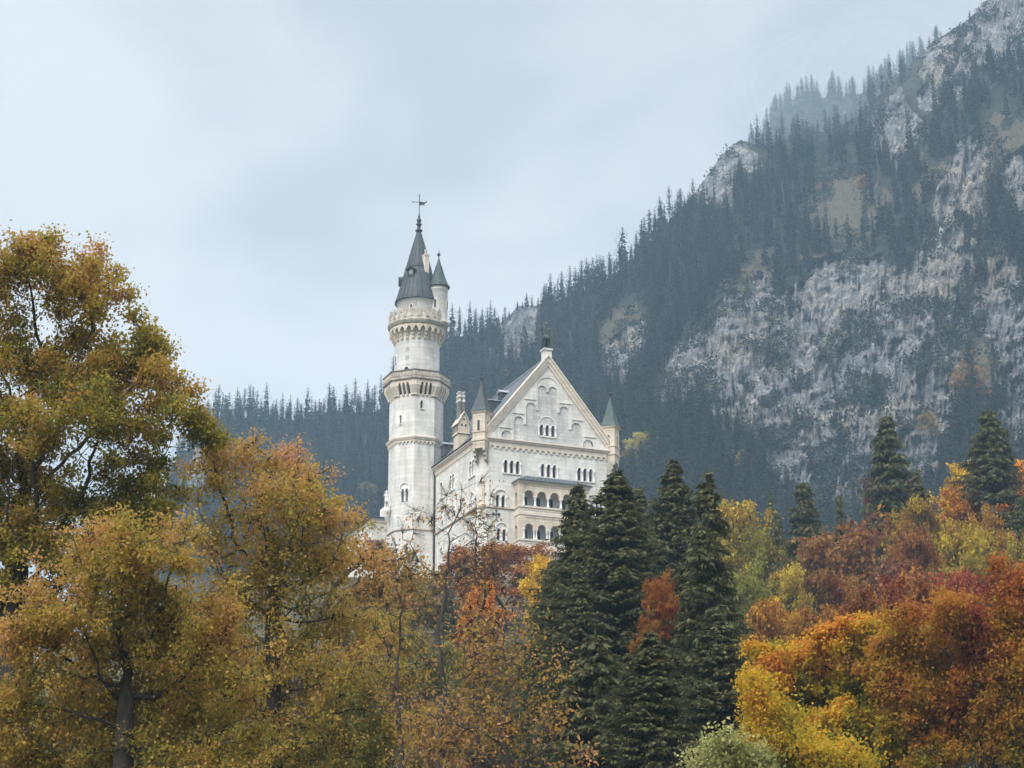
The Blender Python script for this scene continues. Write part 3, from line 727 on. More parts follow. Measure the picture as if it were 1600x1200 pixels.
va = MB().tube([(0, 0, 141.3), (0, 0, 144.9)], 0.06, 6)
tx = np.array([math.cos(-ROT), math.sin(-ROT), 0]); frv = Fr((0, 0, 0), tx, (-tx[1], tx[0], 0))
va.ball((0, 0, 144.55), 0.12); va.ball((0, 0, 144.0), 0.1)
va.tube([frv.p(-1.15, 143.45, 0), frv.p(0.0, 143.45, 0)], 0.05, 5)
va.prism(frv, [(-1.15, 143.3), (-0.8, 143.45), (-1.15, 143.6)], -0.03, 0.03)
# the beast of the vane: a walking animal with raised tail
va.prism(frv, [(0.02, 143.5), (0.3, 143.55), (0.72, 143.42), (0.9, 143.38), (1.1, 143.45), (1.2, 143.65), (1.32, 143.6), (1.22, 143.35), (0.98, 143.2), (0.86, 143.1), (0.9, 142.75), (0.78, 142.68), (0.72, 142.95), (0.62, 143.0), (0.45, 142.95), (0.3, 142.7), (0.2, 142.75), (0.24, 142.98), (0.1, 142.9), (0.02, 142.98), (0.08, 143.12), (-0.05, 143.3)], -0.05, 0.05)
va.build('weather_vane', M['iron'], fio, SH)
# round stair turret
c_r = world_of(0, 0); off = np.array([3.45, -1.15, 0]); lx = off @ EU; ly = off @ EV; sc = (lx, ly)
stt = MB().lathe([(0, 117.35), (0.22, 117.5), (0.42, 118.2), (0.46, 118.6), (0.62, 118.75), (0.66, 119.25), (0.95, 119.45), (0.98, 119.95), (1.25, 120.15), (1.3, 120.5)], sc, 24)
sto = stt.build('turret_corbel', M['cream'], tower, SH)
st2 = MB().lathe([(1.2, 120.4), (1.62, 120.5), (1.7, 120.75), (1.9, 120.95), (1.9, 121.25), (1.62, 121.5), (1.55, 121.55)], sc, 24); st2.build('turret_ring', M['stain'], tower, SH)
sb = MB().lathe([(1.55, 121.4), (1.55, 126.9), (1.62, 126.95), (1.62, 127.1), (1.55, 127.15), (1.55, 127.5), (1.7, 127.6)], sc, 28); sbo = sb.build('stair_turret', M['lime'], tower, SH)
for da in (-0.35, 1.15):
    n = np.array([math.cos(view+da), math.sin(view+da), 0]); fr = Fr(np.array([sc[0], sc[1], 0]) + n*1.5, (-n[1], n[0], 0), -n)
    f = MB().prism(fr, [(-0.28, 123.5), (0.28, 123.5), (0.28, 125.1), (-0.28, 125.1), (-0.28, 124.98), (0.18, 124.98), (0.18, 123.62), (-0.18, 123.62), (-0.18, 124.98), (-0.28, 124.98)][:4], -0.1, 0.0)
    wo = f.build('window', M['cream_pl'], sbo, SH); MB().prism(fr, [(-0.18, 123.6), (0.18, 123.6), (0.18, 125.0), (-0.18, 125.0)], -0.115, -0.05).build('pane', M['glass'], sbo, SH)
sr = MB().lathe([(1.5, 127.45), (1.88, 127.5), (1.9, 127.62), (1.45, 128.3), (0.95, 129.7), (0.45, 131.5), (0.07, 132.9)], sc, 20)
sro = sr.build('turret_roof', M['copper_green'], tower, SH)
e = MB()
for i in range(14):
    a = 2*math.pi*i/14; e.tube([(sc[0]+r*math.cos(a), sc[1]+r*math.sin(a), z) for r, z in ((1.92, 127.62), (1.47, 128.3), (0.97, 129.7), (0.47, 131.5))], 0.03, 4)
e.build('roof_seam', M['copper'], sro, SH)
MB().lathe([(0.07, 132.7), (0.1, 133.2), (0.28, 133.35), (0.3, 133.5), (0.18, 133.7), (0.05, 133.85), (0.03, 134.3), (0, 134.3)], sc, 10).build('finial', M['iron'], sro, SH)

# ================================================================= SIDE WING left of the tower
WXY = at(583.4, 807.7, 350.0)
wing = put(empty('castle_wing', (WXY[0], WXY[1], ZB), ROT), 'low pale castle wing with arched frieze left of the tower foot', 'castle wing')
WZ = WXY[2]
wb = MB().box((0, 0, ZB), (12, 14, WZ-0.9)); wb.build('wall', M['lime'], wing, SH)
wc = MB().box((-0.35, -0.35, WZ-0.9), (12.3, 14.3, WZ-0.25)); wc.build('cornice', M['cream_pl'], wing, SH)
lombard(Fr((0, 0, 0), (1, 0, 0), (0, 1, 0)), -0.2, 12, WZ-0.85, WZ-2.0, 1.1, 'arched_frieze', M['cream_pl'], wing, SH)
lombard(Fr((0, 0, 0), (0, 1, 0), (1, 0, 0)), -0.2, 14, WZ-0.85, WZ-2.0, 1.1, 'arched_frieze', M['cream_pl'], wing, SH)
MB().box((-0.7, -0.7, WZ-0.25), (12.6, 14.6, WZ)).build('roof', M['slate'], wing, SH)

# ================================================================= STATUES
def figure_mesh(name, joints, edges):
    me = bpy.data.meshes.new(name); me.from_pydata([j[0] for j in joints], edges, [])
    o = bpy.data.objects.new(name, me); COL.objects.link(o)
    sk = o.modifiers.new('skin', 'SKIN'); sk.use_smooth_shade = True
    for i, j in enumerate(joints):
        r = j[1]; me.skin_vertices[0].data[i].radius = r if hasattr(r, '__len__') else (r, r)
    me.skin_vertices[0].data[0].use_root = True
    o.modifiers.new('sub', 'SUBSURF').levels = 2; o.modifiers['sub'].render_levels = 2
    return o
def statue(name, loc, s, mat, label, shield=True):
    rt = put(empty(name, loc, ROT), label, 'statue')
    J = [((0, 0, 0.98), (.17, .13)), ((0, 0, 1.2), (.15, .115)), ((0, 0, 1.42), (.2, .13)), ((0, 0, 1.53), (.07, .07)), ((0, -.02, 1.66), (.095, .11)), ((0, -.01, 1.77), (.07, .085)),
         ((.2, 0, 1.45), .075), ((.27, -.03, 1.2), .06), ((.28, -.1, .98), .045), ((.28, -.13, .88), .04),
         ((-.2, 0, 1.45), .075), ((-.31, -.06, 1.28), .06), ((-.27, -.2, 1.46), .045), ((-.25, -.23, 1.55), .04),
         ((.1, 0, .9), .11), ((.12, -.03, .5), .075), ((.13, .02, .09), .05), ((.15, -.13, .03), .045),
         ((-.1, 0, .9), .11), ((-.13, -.06, .5), .075), ((-.14, 0, .09), .05), ((-.17, -.15, .03), .045)]
    E_ = [(0,1),(1,2),(2,3),(3,4),(4,5),(2,6),(6,7),(7,8),(8,9),(2,10),(10,11),(11,12),(12,13),(0,14),(14,15),(15,16),(16,17),(0,18),(18,19),(19,20),(20,21)]
    b = figure_mesh('body', [(tuple(np.array(p)*s), (np.array(r)*s if hasattr(r, '__len__') else r*s)) for p, r in J], E_); b.data.materials.append(mat); b.parent = rt
    # knee-length tunic, cloak, shield, spear, plinth
    t = MB().lathe([(.13*s, 1.02*s), (.2*s, .9*s), (.25*s, .62*s), (.22*s, .62*s), (.1*s, .95*s)], n=12); t.build('tunic', mat, rt)
    cl = MB().add([(s*x, s*(.11 + .08*(1-z/1.5)), s*z) for z in (1.5, 1.1, .6, .15) for x in (-.15-.03*(1.5-z), -.06, .06, .15+.03*(1.5-z))] + [(s*x, s*(.15 + .09*(1-z/1.5)), s*z) for z in (1.5, 1.1, .6, .15) for x in (-.15-.03*(1.5-z), -.06, .06, .15+.03*(1.5-z))],
        [(r*4+c+o, r*4+c+1+o, r*4+4+c+1+o, r*4+4+c+o) for o in (0, 16) for r in range(3) for c in range(3)], True); cl.build('cloak', mat, rt)
    MB().lathe([(.07*s, 1.72*s), (.1*s, 1.74*s), (.1*s, 1.8*s), (.06*s, 1.9*s), (.02*s, 1.95*s), (0, 1.98*s)], (0, -.01*s), 10).build('helmet', mat, rt)
    sp = MB().tube([(-.25*s, -.24*s, 0.02*s), (-.25*s, -.23*s, 1.72*s)], .022*s, 6); sp.add([(-.29*s, -.23*s, 1.7*s), (-.21*s, -.23*s, 1.7*s), (-.25*s, -.23*s, 1.84*s), (-.25*s, -.2*s, 1.7*s), (-.25*s, -.26*s, 1.7*s)], [(0, 3, 2), (3, 1, 2), (1, 4, 2), (4, 0, 2)]); sp.build('spear', mat, rt)
    fr = Fr((.27*s, -.16*s, 0), (1, 0, 0), (0, 1, 0)); MB().prism(fr, [(-.16*s, .85*s), (.16*s, .85*s), (.15*s, .45*s), (0, .08*s), (-.15*s, .45*s)], -.03*s, .02*s).build('shield', mat, rt)
    MB().lathe([(.0, -.02*s), (.3*s, -.02*s), (.3*s, .03*s), (0, .03*s)], n=14).build('plinth', mat, rt)
    return rt
q = world_of(GC, 0.5, 111.45); stt_ = statue('bronze_statue', q, 2.12, M['bronze'], 'dark bronze warrior statue with spear standing on the gable peak')
stt_.scale = (1.35, 1.4, 1.1)
# pale saint on a corbelled console at the tower's left side
a = view - 1.25; q = np.array([TX, TY, 0]) + EU*((TR+0.42)*math.cos(a)) + EV*((TR+0.42)*math.sin(a)); q[2] = 89.5
sst = statue('stone_statue', q, 1.55, M['white'], 'white stone figure on a console high on the tower side')
k = MB().lathe([(0, -2.2), (.2, -2.1), (.32, -1.2), (.6, -.6), (.72, -.06), (0, -.05)], n=12); k.build('console', M['white'], sst)
# ================================================================= GROUND (one sheet) AND MOUNTAINS
def H(x, y):
    x = np.asarray(x, float); y = np.asarray(y, float)
    s = np.interp(y, [0, 55, 80, 110, 150, 200, 240, 262, 282, 300, 312], [0, 0, 2.5, 8, 17, 30.5, 43, 52, 62, 69.5, 71.5]) / 71.5
    lat = 1 - 0.42*sstep((-x - 32) / 75.0)
    z = 71.5 * s * lat - 7*np.exp(-((x-33)/17.0)**2 - ((y-270)/60.0)**2) + 7*sstep((x-34)/25.0)*sstep((y-130)/100.0)
    z = z - 34*sstep((y - 372) / 110.0) * lat
    far = sstep((np.hypot(x, y) - 900) / 900.0)
    return z * (1 - far) + 1.5*(fbm(x/23.0, y/23.0, 3, 2) - 0.5)*sstep((y-20)/60.0)
gx = np.unique(np.concatenate([np.linspace(-2600, -320, 24), np.linspace(-320, 320, 130), np.linspace(320, 2600, 24)]))
gy = np.unique(np.concatenate([np.linspace(-600, -40, 10), np.linspace(-40, 520, 120), np.linspace(520, 3200, 30)]))
GX, GY = np.meshgrid(gx, gy)
P = np.stack([GX, GY, H(GX, GY)], -1)
M['floor'] = noise_mat('forest_floor', [(0.3, (0.035, 0.03, 0.018)), (0.55, (0.075, 0.062, 0.03)), (0.75, (0.11, 0.085, 0.04))], nscale=0.25, detail=8, rough=1.0)
put(link_mesh('ground', grid_mesh('ground', P), M['floor']), kind='structure')

def mount_mat(name):
    m, nt, b = new_mat(name); lk = nt.links.new
    at_ = nt.nodes.new('ShaderNodeAttribute'); at_.attribute_name = 'rock'
    ag = nt.nodes.new('ShaderNodeAttribute'); ag.attribute_name = 'grass'
    tc = nt.nodes.new('ShaderNodeTexCoord')
    def noise(scale, mp, det=6, rg=0.65):
        n = nt.nodes.new('ShaderNodeTexNoise'); n.inputs['Scale'].default_value = scale; n.inputs['Detail'].default_value = det; n.inputs['Roughness'].default_value = rg
        q = nt.nodes.new('ShaderNodeMapping'); q.inputs['Scale'].default_value = mp; lk(tc.outputs['Object'], q.inputs[0]); lk(q.outputs[0], n.inputs['Vector']); return n
    n1 = noise(0.22, (1, 1, 0.11), 10, 0.72); n2 = noise(0.9, (1, 1, 0.16), 7, 0.75); n3 = noise(0.02, (1, 1, 0.6), 5)
    r1 = ramp(nt, [(0.30, (0.055, 0.053, 0.053)), (0.44, (0.15, 0.145, 0.14)), (0.53, (0.29, 0.28, 0.27)), (0.64, (0.60, 0.56, 0.51))])
    mx = nt.nodes.new('ShaderNodeMix'); mx.data_type = 'FLOAT'; mx.inputs[0].default_value = 0.45; lk(n1.outputs['Fac'], mx.inputs[2]); lk(n2.outputs['Fac'], mx.inputs[3])
    lk(mx.outputs[0], r1.inputs[0])
    # warm and cool rock
    r3 = ramp(nt, [(0.35, (0.84, 0.89, 0.97)), (0.5, (0.95, 0.95, 0.96)), (0.64, (1.2, 1.07, 0.88))]); lk(n3.outputs['Fac'], r3.inputs[0])
    mm = nt.nodes.new('ShaderNodeMix'); mm.data_type = 'RGBA'; mm.blend_type = 'MULTIPLY'; mm.inputs[0].default_value = 1; lk(r1.outputs[0], mm.inputs[6]); lk(r3.outputs[0], mm.inputs[7])
    # cracks, ledges and dark water streaks
    ns = noise(0.35, (1, 1, 0.035), 5, 0.6); rs1 = ramp(nt, [(0.36, (0.42, 0.42, 0.45)), (0.52, (1, 1, 1))]); lk(ns.outputs['Fac'], rs1.inputs[0])
    vo = nt.nodes.new('ShaderNodeTexVoronoi'); vo.feature = 'DISTANCE_TO_EDGE'; vo.inputs['Scale'].default_value = 0.17
    wp = nt.nodes.new('ShaderNodeMapping'); wp.inputs['Scale'].default_value = (1, 1, 0.26); lk(tc.outputs['Object'], wp.inputs[0])
    wa = nt.nodes.new('ShaderNodeVectorMath'); wa.operation = 'MULTIPLY_ADD'; wa.inputs[1].default_value = (9, 9, 9); lk(n2.outputs['Color'], wa.inputs[0]); lk(wp.outputs[0], wa.inputs[2]); lk(wa.outputs[0], vo.inputs['Vector'])
    rv = ramp(nt, [(0.0, (0.12, 0.12, 0.13)), (0.05, (0.55, 0.55, 0.56)), (0.13, (1, 1, 1))]); lk(vo.outputs['Distance'], rv.inputs[0])
    for src in (rs1, rv):
        mq = nt.nodes.new('ShaderNodeMix'); mq.data_type = 'RGBA'; mq.blend_type = 'MULTIPLY'; mq.inputs[0].default_value = 0.85; lk(mm.outputs[2], mq.inputs[6]); lk(src.outputs[0], mq.inputs[7]); mm = mq
    rg = ramp(nt, [(0.3, (0.03, 0.032, 0.02)), (0.48, (0.085, 0.072, 0.046)), (0.7, (0.17, 0.135, 0.085))]); lk(n2.outputs['Fac'], rg.inputs[0])
    rf = ramp(nt, [(0.3, (0.008, 0.011, 0.008)), (0.5, (0.03, 0.034, 0.022)), (0.72, (0.085, 0.08, 0.05))]); lk(n2.outputs['Fac'], rf.inputs[0])
    def edge(a, n, lo, hi):
        s = nt.nodes.new('ShaderNodeMath'); s.operation = 'ADD'; lk(a.outputs['Fac'], s.inputs[0])
        q = nt.nodes.new('ShaderNodeMath'); q.operation = 'MULTIPLY_ADD'; q.inputs[1].default_value = 0.9; q.inputs[2].default_value = -0.45; lk(n.outputs['Fac'], q.inputs[0]); lk(q.outputs[0], s.inputs[1])
        r = nt.nodes.new('ShaderNodeMapRange'); r.inputs['From Min'].default_value = lo; r.inputs['From Max'].default_value = hi; lk(s.outputs[0], r.inputs['Value']); return r
    e1 = edge(ag, n2, 0.4, 0.6); e2 = edge(at_, n1, 0.42, 0.58)
    a = nt.nodes.new('ShaderNodeMix'); a.data_type = 'RGBA'; lk(e1.outputs[0], a.inputs[0]); lk(rf.outputs[0], a.inputs[6]); lk(rg.outputs[0], a.inputs[7])
    c = nt.nodes.new('ShaderNodeMix'); c.data_type = 'RGBA'; lk(e2.outputs[0], c.inputs[0]); lk(a.outputs[2], c.inputs[6]); lk(mm.outputs[2], c.inputs[7])
    lk(c.outputs[2], b.inputs['Base Color']); b.inputs['Roughness'].default_value = 0.95; b.inputs['Specular IOR Level'].default_value = 0.15
    bp = nt.nodes.new('ShaderNodeBump'); bp.inputs['Strength'].default_value = 0.9; bp.inputs['Distance'].default_value = 3.0; lk(mx.outputs[0], bp.inputs['Height']); lk(bp.outputs[0], b.inputs['Normal'])
    return m
M['mount'] = mount_mat('mountain_rock_and_turf')

RIDGE = np.array([(100,1150),(200,940),(225,875),(262,760),(295,700),(335,652),(400,655),(470,660),(530,648),(590,642),(612,612),(650,562),(700,528),(740,523),(780,507),(810,478),(850,475),(900,462),(940,442),(1000,398),(1020,372),(1050,342),(1080,310),(1100,282),(1130,238),(1158,218),(1185,226),(1230,216),(1290,205),(1340,182),(1370,152),(1400,122),(1430,92),(1470,57),(1510,32),(1540,2),(1600,-60),(1700,-130),(1950,-300)], float)
def inpoly(x, y, poly):
    c = np.zeros(x.shape, bool); n = len(poly)
    for i in range(n):
        (x1, y1), (x2, y2) = poly[i], poly[(i+1) % n]
        if y1 == y2: continue
        k = ((y1 > y) != (y2 > y)) & (x < (x2-x1)*(y-y1)/(y2-y1) + x1); c ^= k
    return c
ROCKS = [[(1340,700),(1400,600),(1480,560),(1500,640),(1470,720),(1440,770),(1360,770)],[(1010,610),(1040,560),(1100,500),(1130,455),(1180,430),(1210,440),(1215,480),(1250,430),(1300,400),(1360,390),(1420,420),(1445,330),(1480,270),(1510,215),(1540,240),(1545,330),(1520,400),(1560,400),(1640,440),(1640,560),(1520,520),(1510,600),(1490,650),(1450,750),(1350,800),(1230,790),(1190,690),(1120,650),(1050,620)],
         [(930,570),(975,495),(1010,495),(1005,590),(950,620)], [(770,505),(808,470),(850,488),(842,545),(790,560)],
         [(1060,330),(1128,232),(1160,212),(1192,250),(1130,320)], [(1430,120),(1490,45),(1620,-80),(1700,-60),(1660,110),(1545,95),(1510,150),(1450,165)],
         [(1345,185),(1400,125),(1450,190),(1410,260),(1370,240)], [(270,760),(300,700),(330,740),(300,790)], [(425,710),(445,685),(470,715),(450,760)], [(1550,540),(1640,500),(1640,720),(1560,700)],[(1560,250),(1640,200),(1640,330),(1570,330)]]
GRASS = [[(1265,270),(1330,260),(1400,300),(1390,360),(1300,380),(1260,330)],[(1200,420),(1280,380),(1330,400),(1270,440)],[(1400,250),(1450,220),(1480,290),(1430,330)],[(1080,750),(1130,680),(1215,630),(1205,690),(1150,750)], [(930,500),(985,470),(1010,500),(960,560)], [(1130,440),(1180,400),(1230,400),(1220,440),(1150,470)], [(1500,230),(1560,180),(1620,190),(1620,300),(1560,330)], [(1500,560),(1560,540),(1600,640),(1530,640)], [(1280,290),(1370,270),(1400,330),(1300,350)], [(780,490),(830,470),(850,520),(800,540)]]
def masks(px, py):
    wx = px + 46*(fbm(px/40.0, py/40.0, 4, 1) - 0.5); wy = py + 60*(fbm(px/40.0, py/55.0, 4, 4) - 0.5)
    r = np.zeros(px.shape, bool); g = np.zeros(px.shape, bool)
    for p_ in ROCKS: r |= inpoly(wx, wy, p_)
    for p_ in GRASS: g |= inpoly(wx, wy, p_)
    veg = fbm(px/30.0 + 7, (py + 0.5*px)/34.0, 4, 3); r &= veg < 0.72; g &= veg < 0.58
    return r, g
NC, NR = 1100, 720
cpx = np.linspace(120, 1900, NC); rid = np.interp(cpx, RIDGE[:, 0], RIDGE[:, 1])
rid = rid + 9*(fbm(cpx/14.0, cpx*0+3.3, 4, 3) - 0.5)
tt = np.concatenate([np.linspace(0, 1, 70)[:-1]*0.0 + np.linspace(0, 1, 70)[:-1]])   # lower part rows
PXg = np.repeat(cpx[None, :], NR, 0)
low, up_ = 60, NR - 60
PYg = np.empty((NR, NC))
PYg[:low] = np.linspace(1700, 1000, low, endpoint=False)[:, None]
for j in range(NC):
    if rid[j] < 1000: PYg[low:, j] = np.linspace(1000, rid[j], up_)
    else: PYg[:, j] = np.linspace(1700, rid[j], NR)
tq = np.clip((1000 - PYg) / np.maximum(30, 1000 - rid)[None, :], 0, 1)
d0 = np.interp(PXg, [120, 700, 1000, 1900], [700, 690, 640, 600]); d1 = np.interp(PXg, [120, 350, 700, 1000, 1160, 1600, 1900], [1000, 1080, 1040, 960, 1010, 980, 960])
ex = np.interp(PXg, [900, 1080, 1900], [1.15, 2.1, 2.1])
D = np.where(PYg >= 1000, 440 + (d0-440)*np.clip((1700-PYg)/700, 0, 1), d0 + (d1-d0)*tq**ex)
rk_, gr_ = masks(PXg, PYg)
def blur(a, n):
    a = a.astype(float)
    for _ in range(n):
        p_ = np.pad(a, 1, mode='edge'); a = (p_[:-2,1:-1]+p_[2:,1:-1]+p_[1:-1,:-2]+p_[1:-1,2:]+2*a)/6
    return a
rkf = blur(rk_, 1); rks = blur(rk_, 14)
az = PXg; el = PYg
ridged = lambda v: 1 - np.abs(2*v - 1)
relief = 16*(fbm(az/70.0, el/150.0, 4, 0) - 0.5) + rks*(26*(ridged(fbm(az/34.0, el/95.0, 4, 2)) - 0.6) + 15*(ridged(fbm(az/15.0, el/85.0, 4, 5, 0.6)) - 0.6) + 7*(ridged(fbm(az/5.5, el/34.0, 3, 6, 0.6)) - 0.5) + 5*(np.abs(((el + 0.35*az + 40*fbm(az/60.0, el/60.0, 3, 1)) / 26.0) % 1 - 0.5))) + 6*(fbm(az/12.0, el/12.0, 3, 3) - 0.5)
D = D + relief * np.clip((1050 - PYg)/150, 0, 1) * np.clip((1 - tq)*12 + 0.15, 0, 1)
Pm = at(PXg, PYg, D)
back = [Pm[-1] + np.array([0, 90, -40.0]), Pm[-1] + np.array([0, 320, -260.0]), Pm[-1]*np.array([1, 1, 0]) + np.array([0, 600, -3.0])]
front = Pm[0] * np.array([1, 1, 0]) + np.array([0, -25, -3.0])
Pfull = np.concatenate([front[None], Pm, np.array(back)], 0)
pad = lambda a: np.concatenate([a[:1], a, a[-1:], a[-1:], a[-1:]], 0)
put(link_mesh('mountain', grid_mesh('mountain', Pfull, dict(rock=pad(rkf), grass=pad(blur(gr_, 3)))), M['mount']), kind='structure')
def mount_at(px, py):
    """surface place for a bearing/elevation"""
    j = np.clip(np.round((px - 120)/(1900-120)*(NC-1)).astype(int), 0, NC-1)
    r = rid[j]; i = np.clip(np.round(low + (1000 - py)/np.maximum(1, 1000 - r)*(up_-1)).astype(int), 0, NR-1)
    return Pm[i, j]
# far ridge dissolving into the cloud
FAR = np.array([(1020,500),(1120,330),(1165,260),(1188,222),(1210,186),(1235,166),(1265,158),(1300,150),(1350,146),(1400,120),(1480,60),(1600,0)], float)
fpx = np.linspace(1020, 1600, 120); frd = np.interp(fpx, FAR[:, 0], FAR[:, 1]) + 10*(fbm(fpx/16.0, fpx*0, 3, 1) - 0.5)
rows = []
for t in np.linspace(0, 1, 60):
    py = 900 + (frd - 900)*t; rows.append(at(fpx, py, 1250 + 200*t + 20*(fbm(fpx/20.0, py/25.0, 4, 5) - 0.5)))
rows = [rows[0]*np.array([1, 1, 0]) + np.array([0, -60, -3.])] + rows + [rows[-1] + np.array([0, 250, -200.]), rows[-1]*np.array([1, 1, 0]) + np.array([0, 500, -3.])]
Pf = np.array(rows); z_ = np.zeros(Pf.shape[:2])
put(link_mesh('far_mountain', grid_mesh('far_mountain', Pf, dict(rock=z_ + 0.35, grass=z_ + 0.3)), M['mount']), kind='structure')

# ================================================================= AIR
def volume_mat(name, col, dens):
    m = bpy.data.materials.new(name); m.use_nodes = True; nt = m.node_tree; nt.nodes.clear()
    o = nt.nodes.new('ShaderNodeOutputMaterial'); v = nt.nodes.new('ShaderNodeVolumePrincipled')
    v.inputs['Color'].default_value = (*col, 1); v.inputs['Density'].default_value = dens; v.inputs['Anisotropy'].default_value = 0.0
    nt.links.new(v.outputs[0], o.inputs['Volume']); return m
hz = MB().box((-2700, -700, -6), (2700, 3300, 640)).build('haze', volume_mat('haze_air', (0.55, 0.79, 1.0), 0.00021))
put(hz, 'thin blue autumn haze lying over the valley and the mountain', 'haze', kind='stuff')
# cloud caught behind the crest: one rough-edged bank, densest towards its middle
mm_ = volume_mat('cloud_mist', (0.72, 0.76, 0.81), 0.0023)
ms = MB(); rs = np.random.RandomState(3); mc = at(1300, 130, 1190)
for k_ in range(16):
    t_ = rs.rand(); px_, py_ = 1225 + 150*t_ + rs.normal(0, 14), 165 - 85*t_ + rs.normal(0, 16)
    c_ = at(px_, py_, 1150 + rs.uniform(0, 60)) - mc; ms.ball(tuple(c_), 1.0, 24, 14, (rs.uniform(22, 48), 46, rs.uniform(12, 26)))
for k_ in range(12):
    t_ = rs.rand(); px_, py_ = 1225 + 170*t_ + rs.normal(0, 12), 212 - 115*t_ + rs.normal(0, 14)
    c_ = at(px_, py_, rs.uniform(955, 1015)) - mc; ms.ball(tuple(c_), 1.0, 24, 14, (rs.uniform(18, 38), 30, rs.uniform(10, 20)))
mso = ms.build('mist', mm_); mso.location = mc
put(mso, 'pale patch of cloud clinging to the far ridge top', 'mist', kind='stuff')
# ================================================================= VEGETATION
def leaf_mat(name, stops=None, transl=0.35, use_obj=False, hue=0.028, rough=0.75):
    """tone (0..1, stored per leaf) runs along the stops; use_obj: leaf colour from the tree, tone varies it"""
    m = bpy.data.materials.new(name); m.use_nodes = True; nt = m.node_tree; nt.nodes.clear(); lk = nt.links.new
    o = nt.nodes.new('ShaderNodeOutputMaterial'); a = nt.nodes.new('ShaderNodeAttribute'); a.attribute_name = 'tone'
    if use_obj:
        oi = nt.nodes.new('ShaderNodeObjectInfo'); hs = nt.nodes.new('ShaderNodeHueSaturation')
        h = nt.nodes.new('ShaderNodeMapRange'); h.inputs['To Min'].default_value = 0.5 - hue; h.inputs['To Max'].default_value = 0.5 + hue; lk(a.outputs['Fac'], h.inputs['Value'])
        r = ramp(nt, [(0.0, (0.5, 0.5, 0.5)), (0.5, (1.0, 1.0, 1.0)), (1.0, (1.6, 1.6, 1.6))]); lk(a.outputs['Fac'], r.inputs[0])
        sp = nt.nodes.new('ShaderNodeSeparateColor'); lk(r.outputs[0], sp.inputs[0])
        lk(h.outputs[0], hs.inputs['Hue']); lk(sp.outputs[0], hs.inputs['Value']); lk(oi.outputs['Color'], hs.inputs['Color']); col = hs.outputs[0]
    else:
        r = ramp(nt, stops); lk(a.outputs['Fac'], r.inputs[0]); col = r.outputs[0]
    d = nt.nodes.new('ShaderNodeBsdfPrincipled'); d.inputs['Roughness'].default_value = rough; d.inputs['Specular IOR Level'].default_value = 0.2; lk(col, d.inputs['Base Color'])
    t = nt.nodes.new('ShaderNodeBsdfTranslucent'); lk(col, t.inputs['Color'])
    x = nt.nodes.new('ShaderNodeMixShader'); x.inputs[0].default_value = transl; lk(d.outputs[0], x.inputs[1]); lk(t.outputs[0], x.inputs[2]); lk(x.outputs[0], o.inputs['Surface'])
    return m
M['bark'] = noise_mat('dark_bark', [(0.3, (0.018, 0.015, 0.012)), (0.7, (0.065, 0.055, 0.045))], scale=(3, 3, 0.7), nscale=2.0, bump=0.5)
M['bark_grey'] = noise_mat('grey_bark', [(0.3, (0.03, 0.026, 0.022)), (0.55, (0.075, 0.066, 0.056)), (0.8, (0.15, 0.135, 0.115))], scale=(3, 3, 0.7), nscale=2.0, bump=0.5)
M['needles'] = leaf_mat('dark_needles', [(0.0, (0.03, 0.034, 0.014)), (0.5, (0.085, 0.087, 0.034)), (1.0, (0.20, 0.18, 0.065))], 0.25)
M['needles_far'] = leaf_mat('blue_green_needles', [(0.0, (0.007, 0.011, 0.009)), (0.5, (0.022, 0.030, 0.020)), (1.0, (0.085, 0.09, 0.05))], 0.1)
M['larch'] = leaf_mat('yellowing_needles', [(0.0, (0.05, 0.07, 0.03)), (0.6, (0.10, 0.125, 0.05)), (1.0, (0.16, 0.17, 0.06))], 0.25)
M['autumn'] = leaf_mat('autumn_leaf', use_obj=True, transl=0.35)
M['scrub'] = leaf_mat('mountain_scrub', [(0.0, (0.012, 0.018, 0.013)), (0.55, (0.028, 0.036, 0.022)), (0.8, (0.07, 0.06, 0.03)), (1.0, (0.16, 0.10, 0.035))], 0.15)

def rhombs(b, d, s, L, Wd, bend=None):
    """leaf faces: base points b, direction d, side s (unit), length, width"""
    L = np.asarray(L)[:, None]; Wd = np.asarray(Wd)[:, None]
    mid = b + d*L*0.5
    tip = b + d*L
    if bend is not None: tip = tip + bend*L
    return np.stack([b, mid + s*Wd*0.5, tip, mid - s*Wd*0.5], 1)
def unit(v): return v / np.maximum(1e-9, np.linalg.norm(v, axis=-1, keepdims=True))

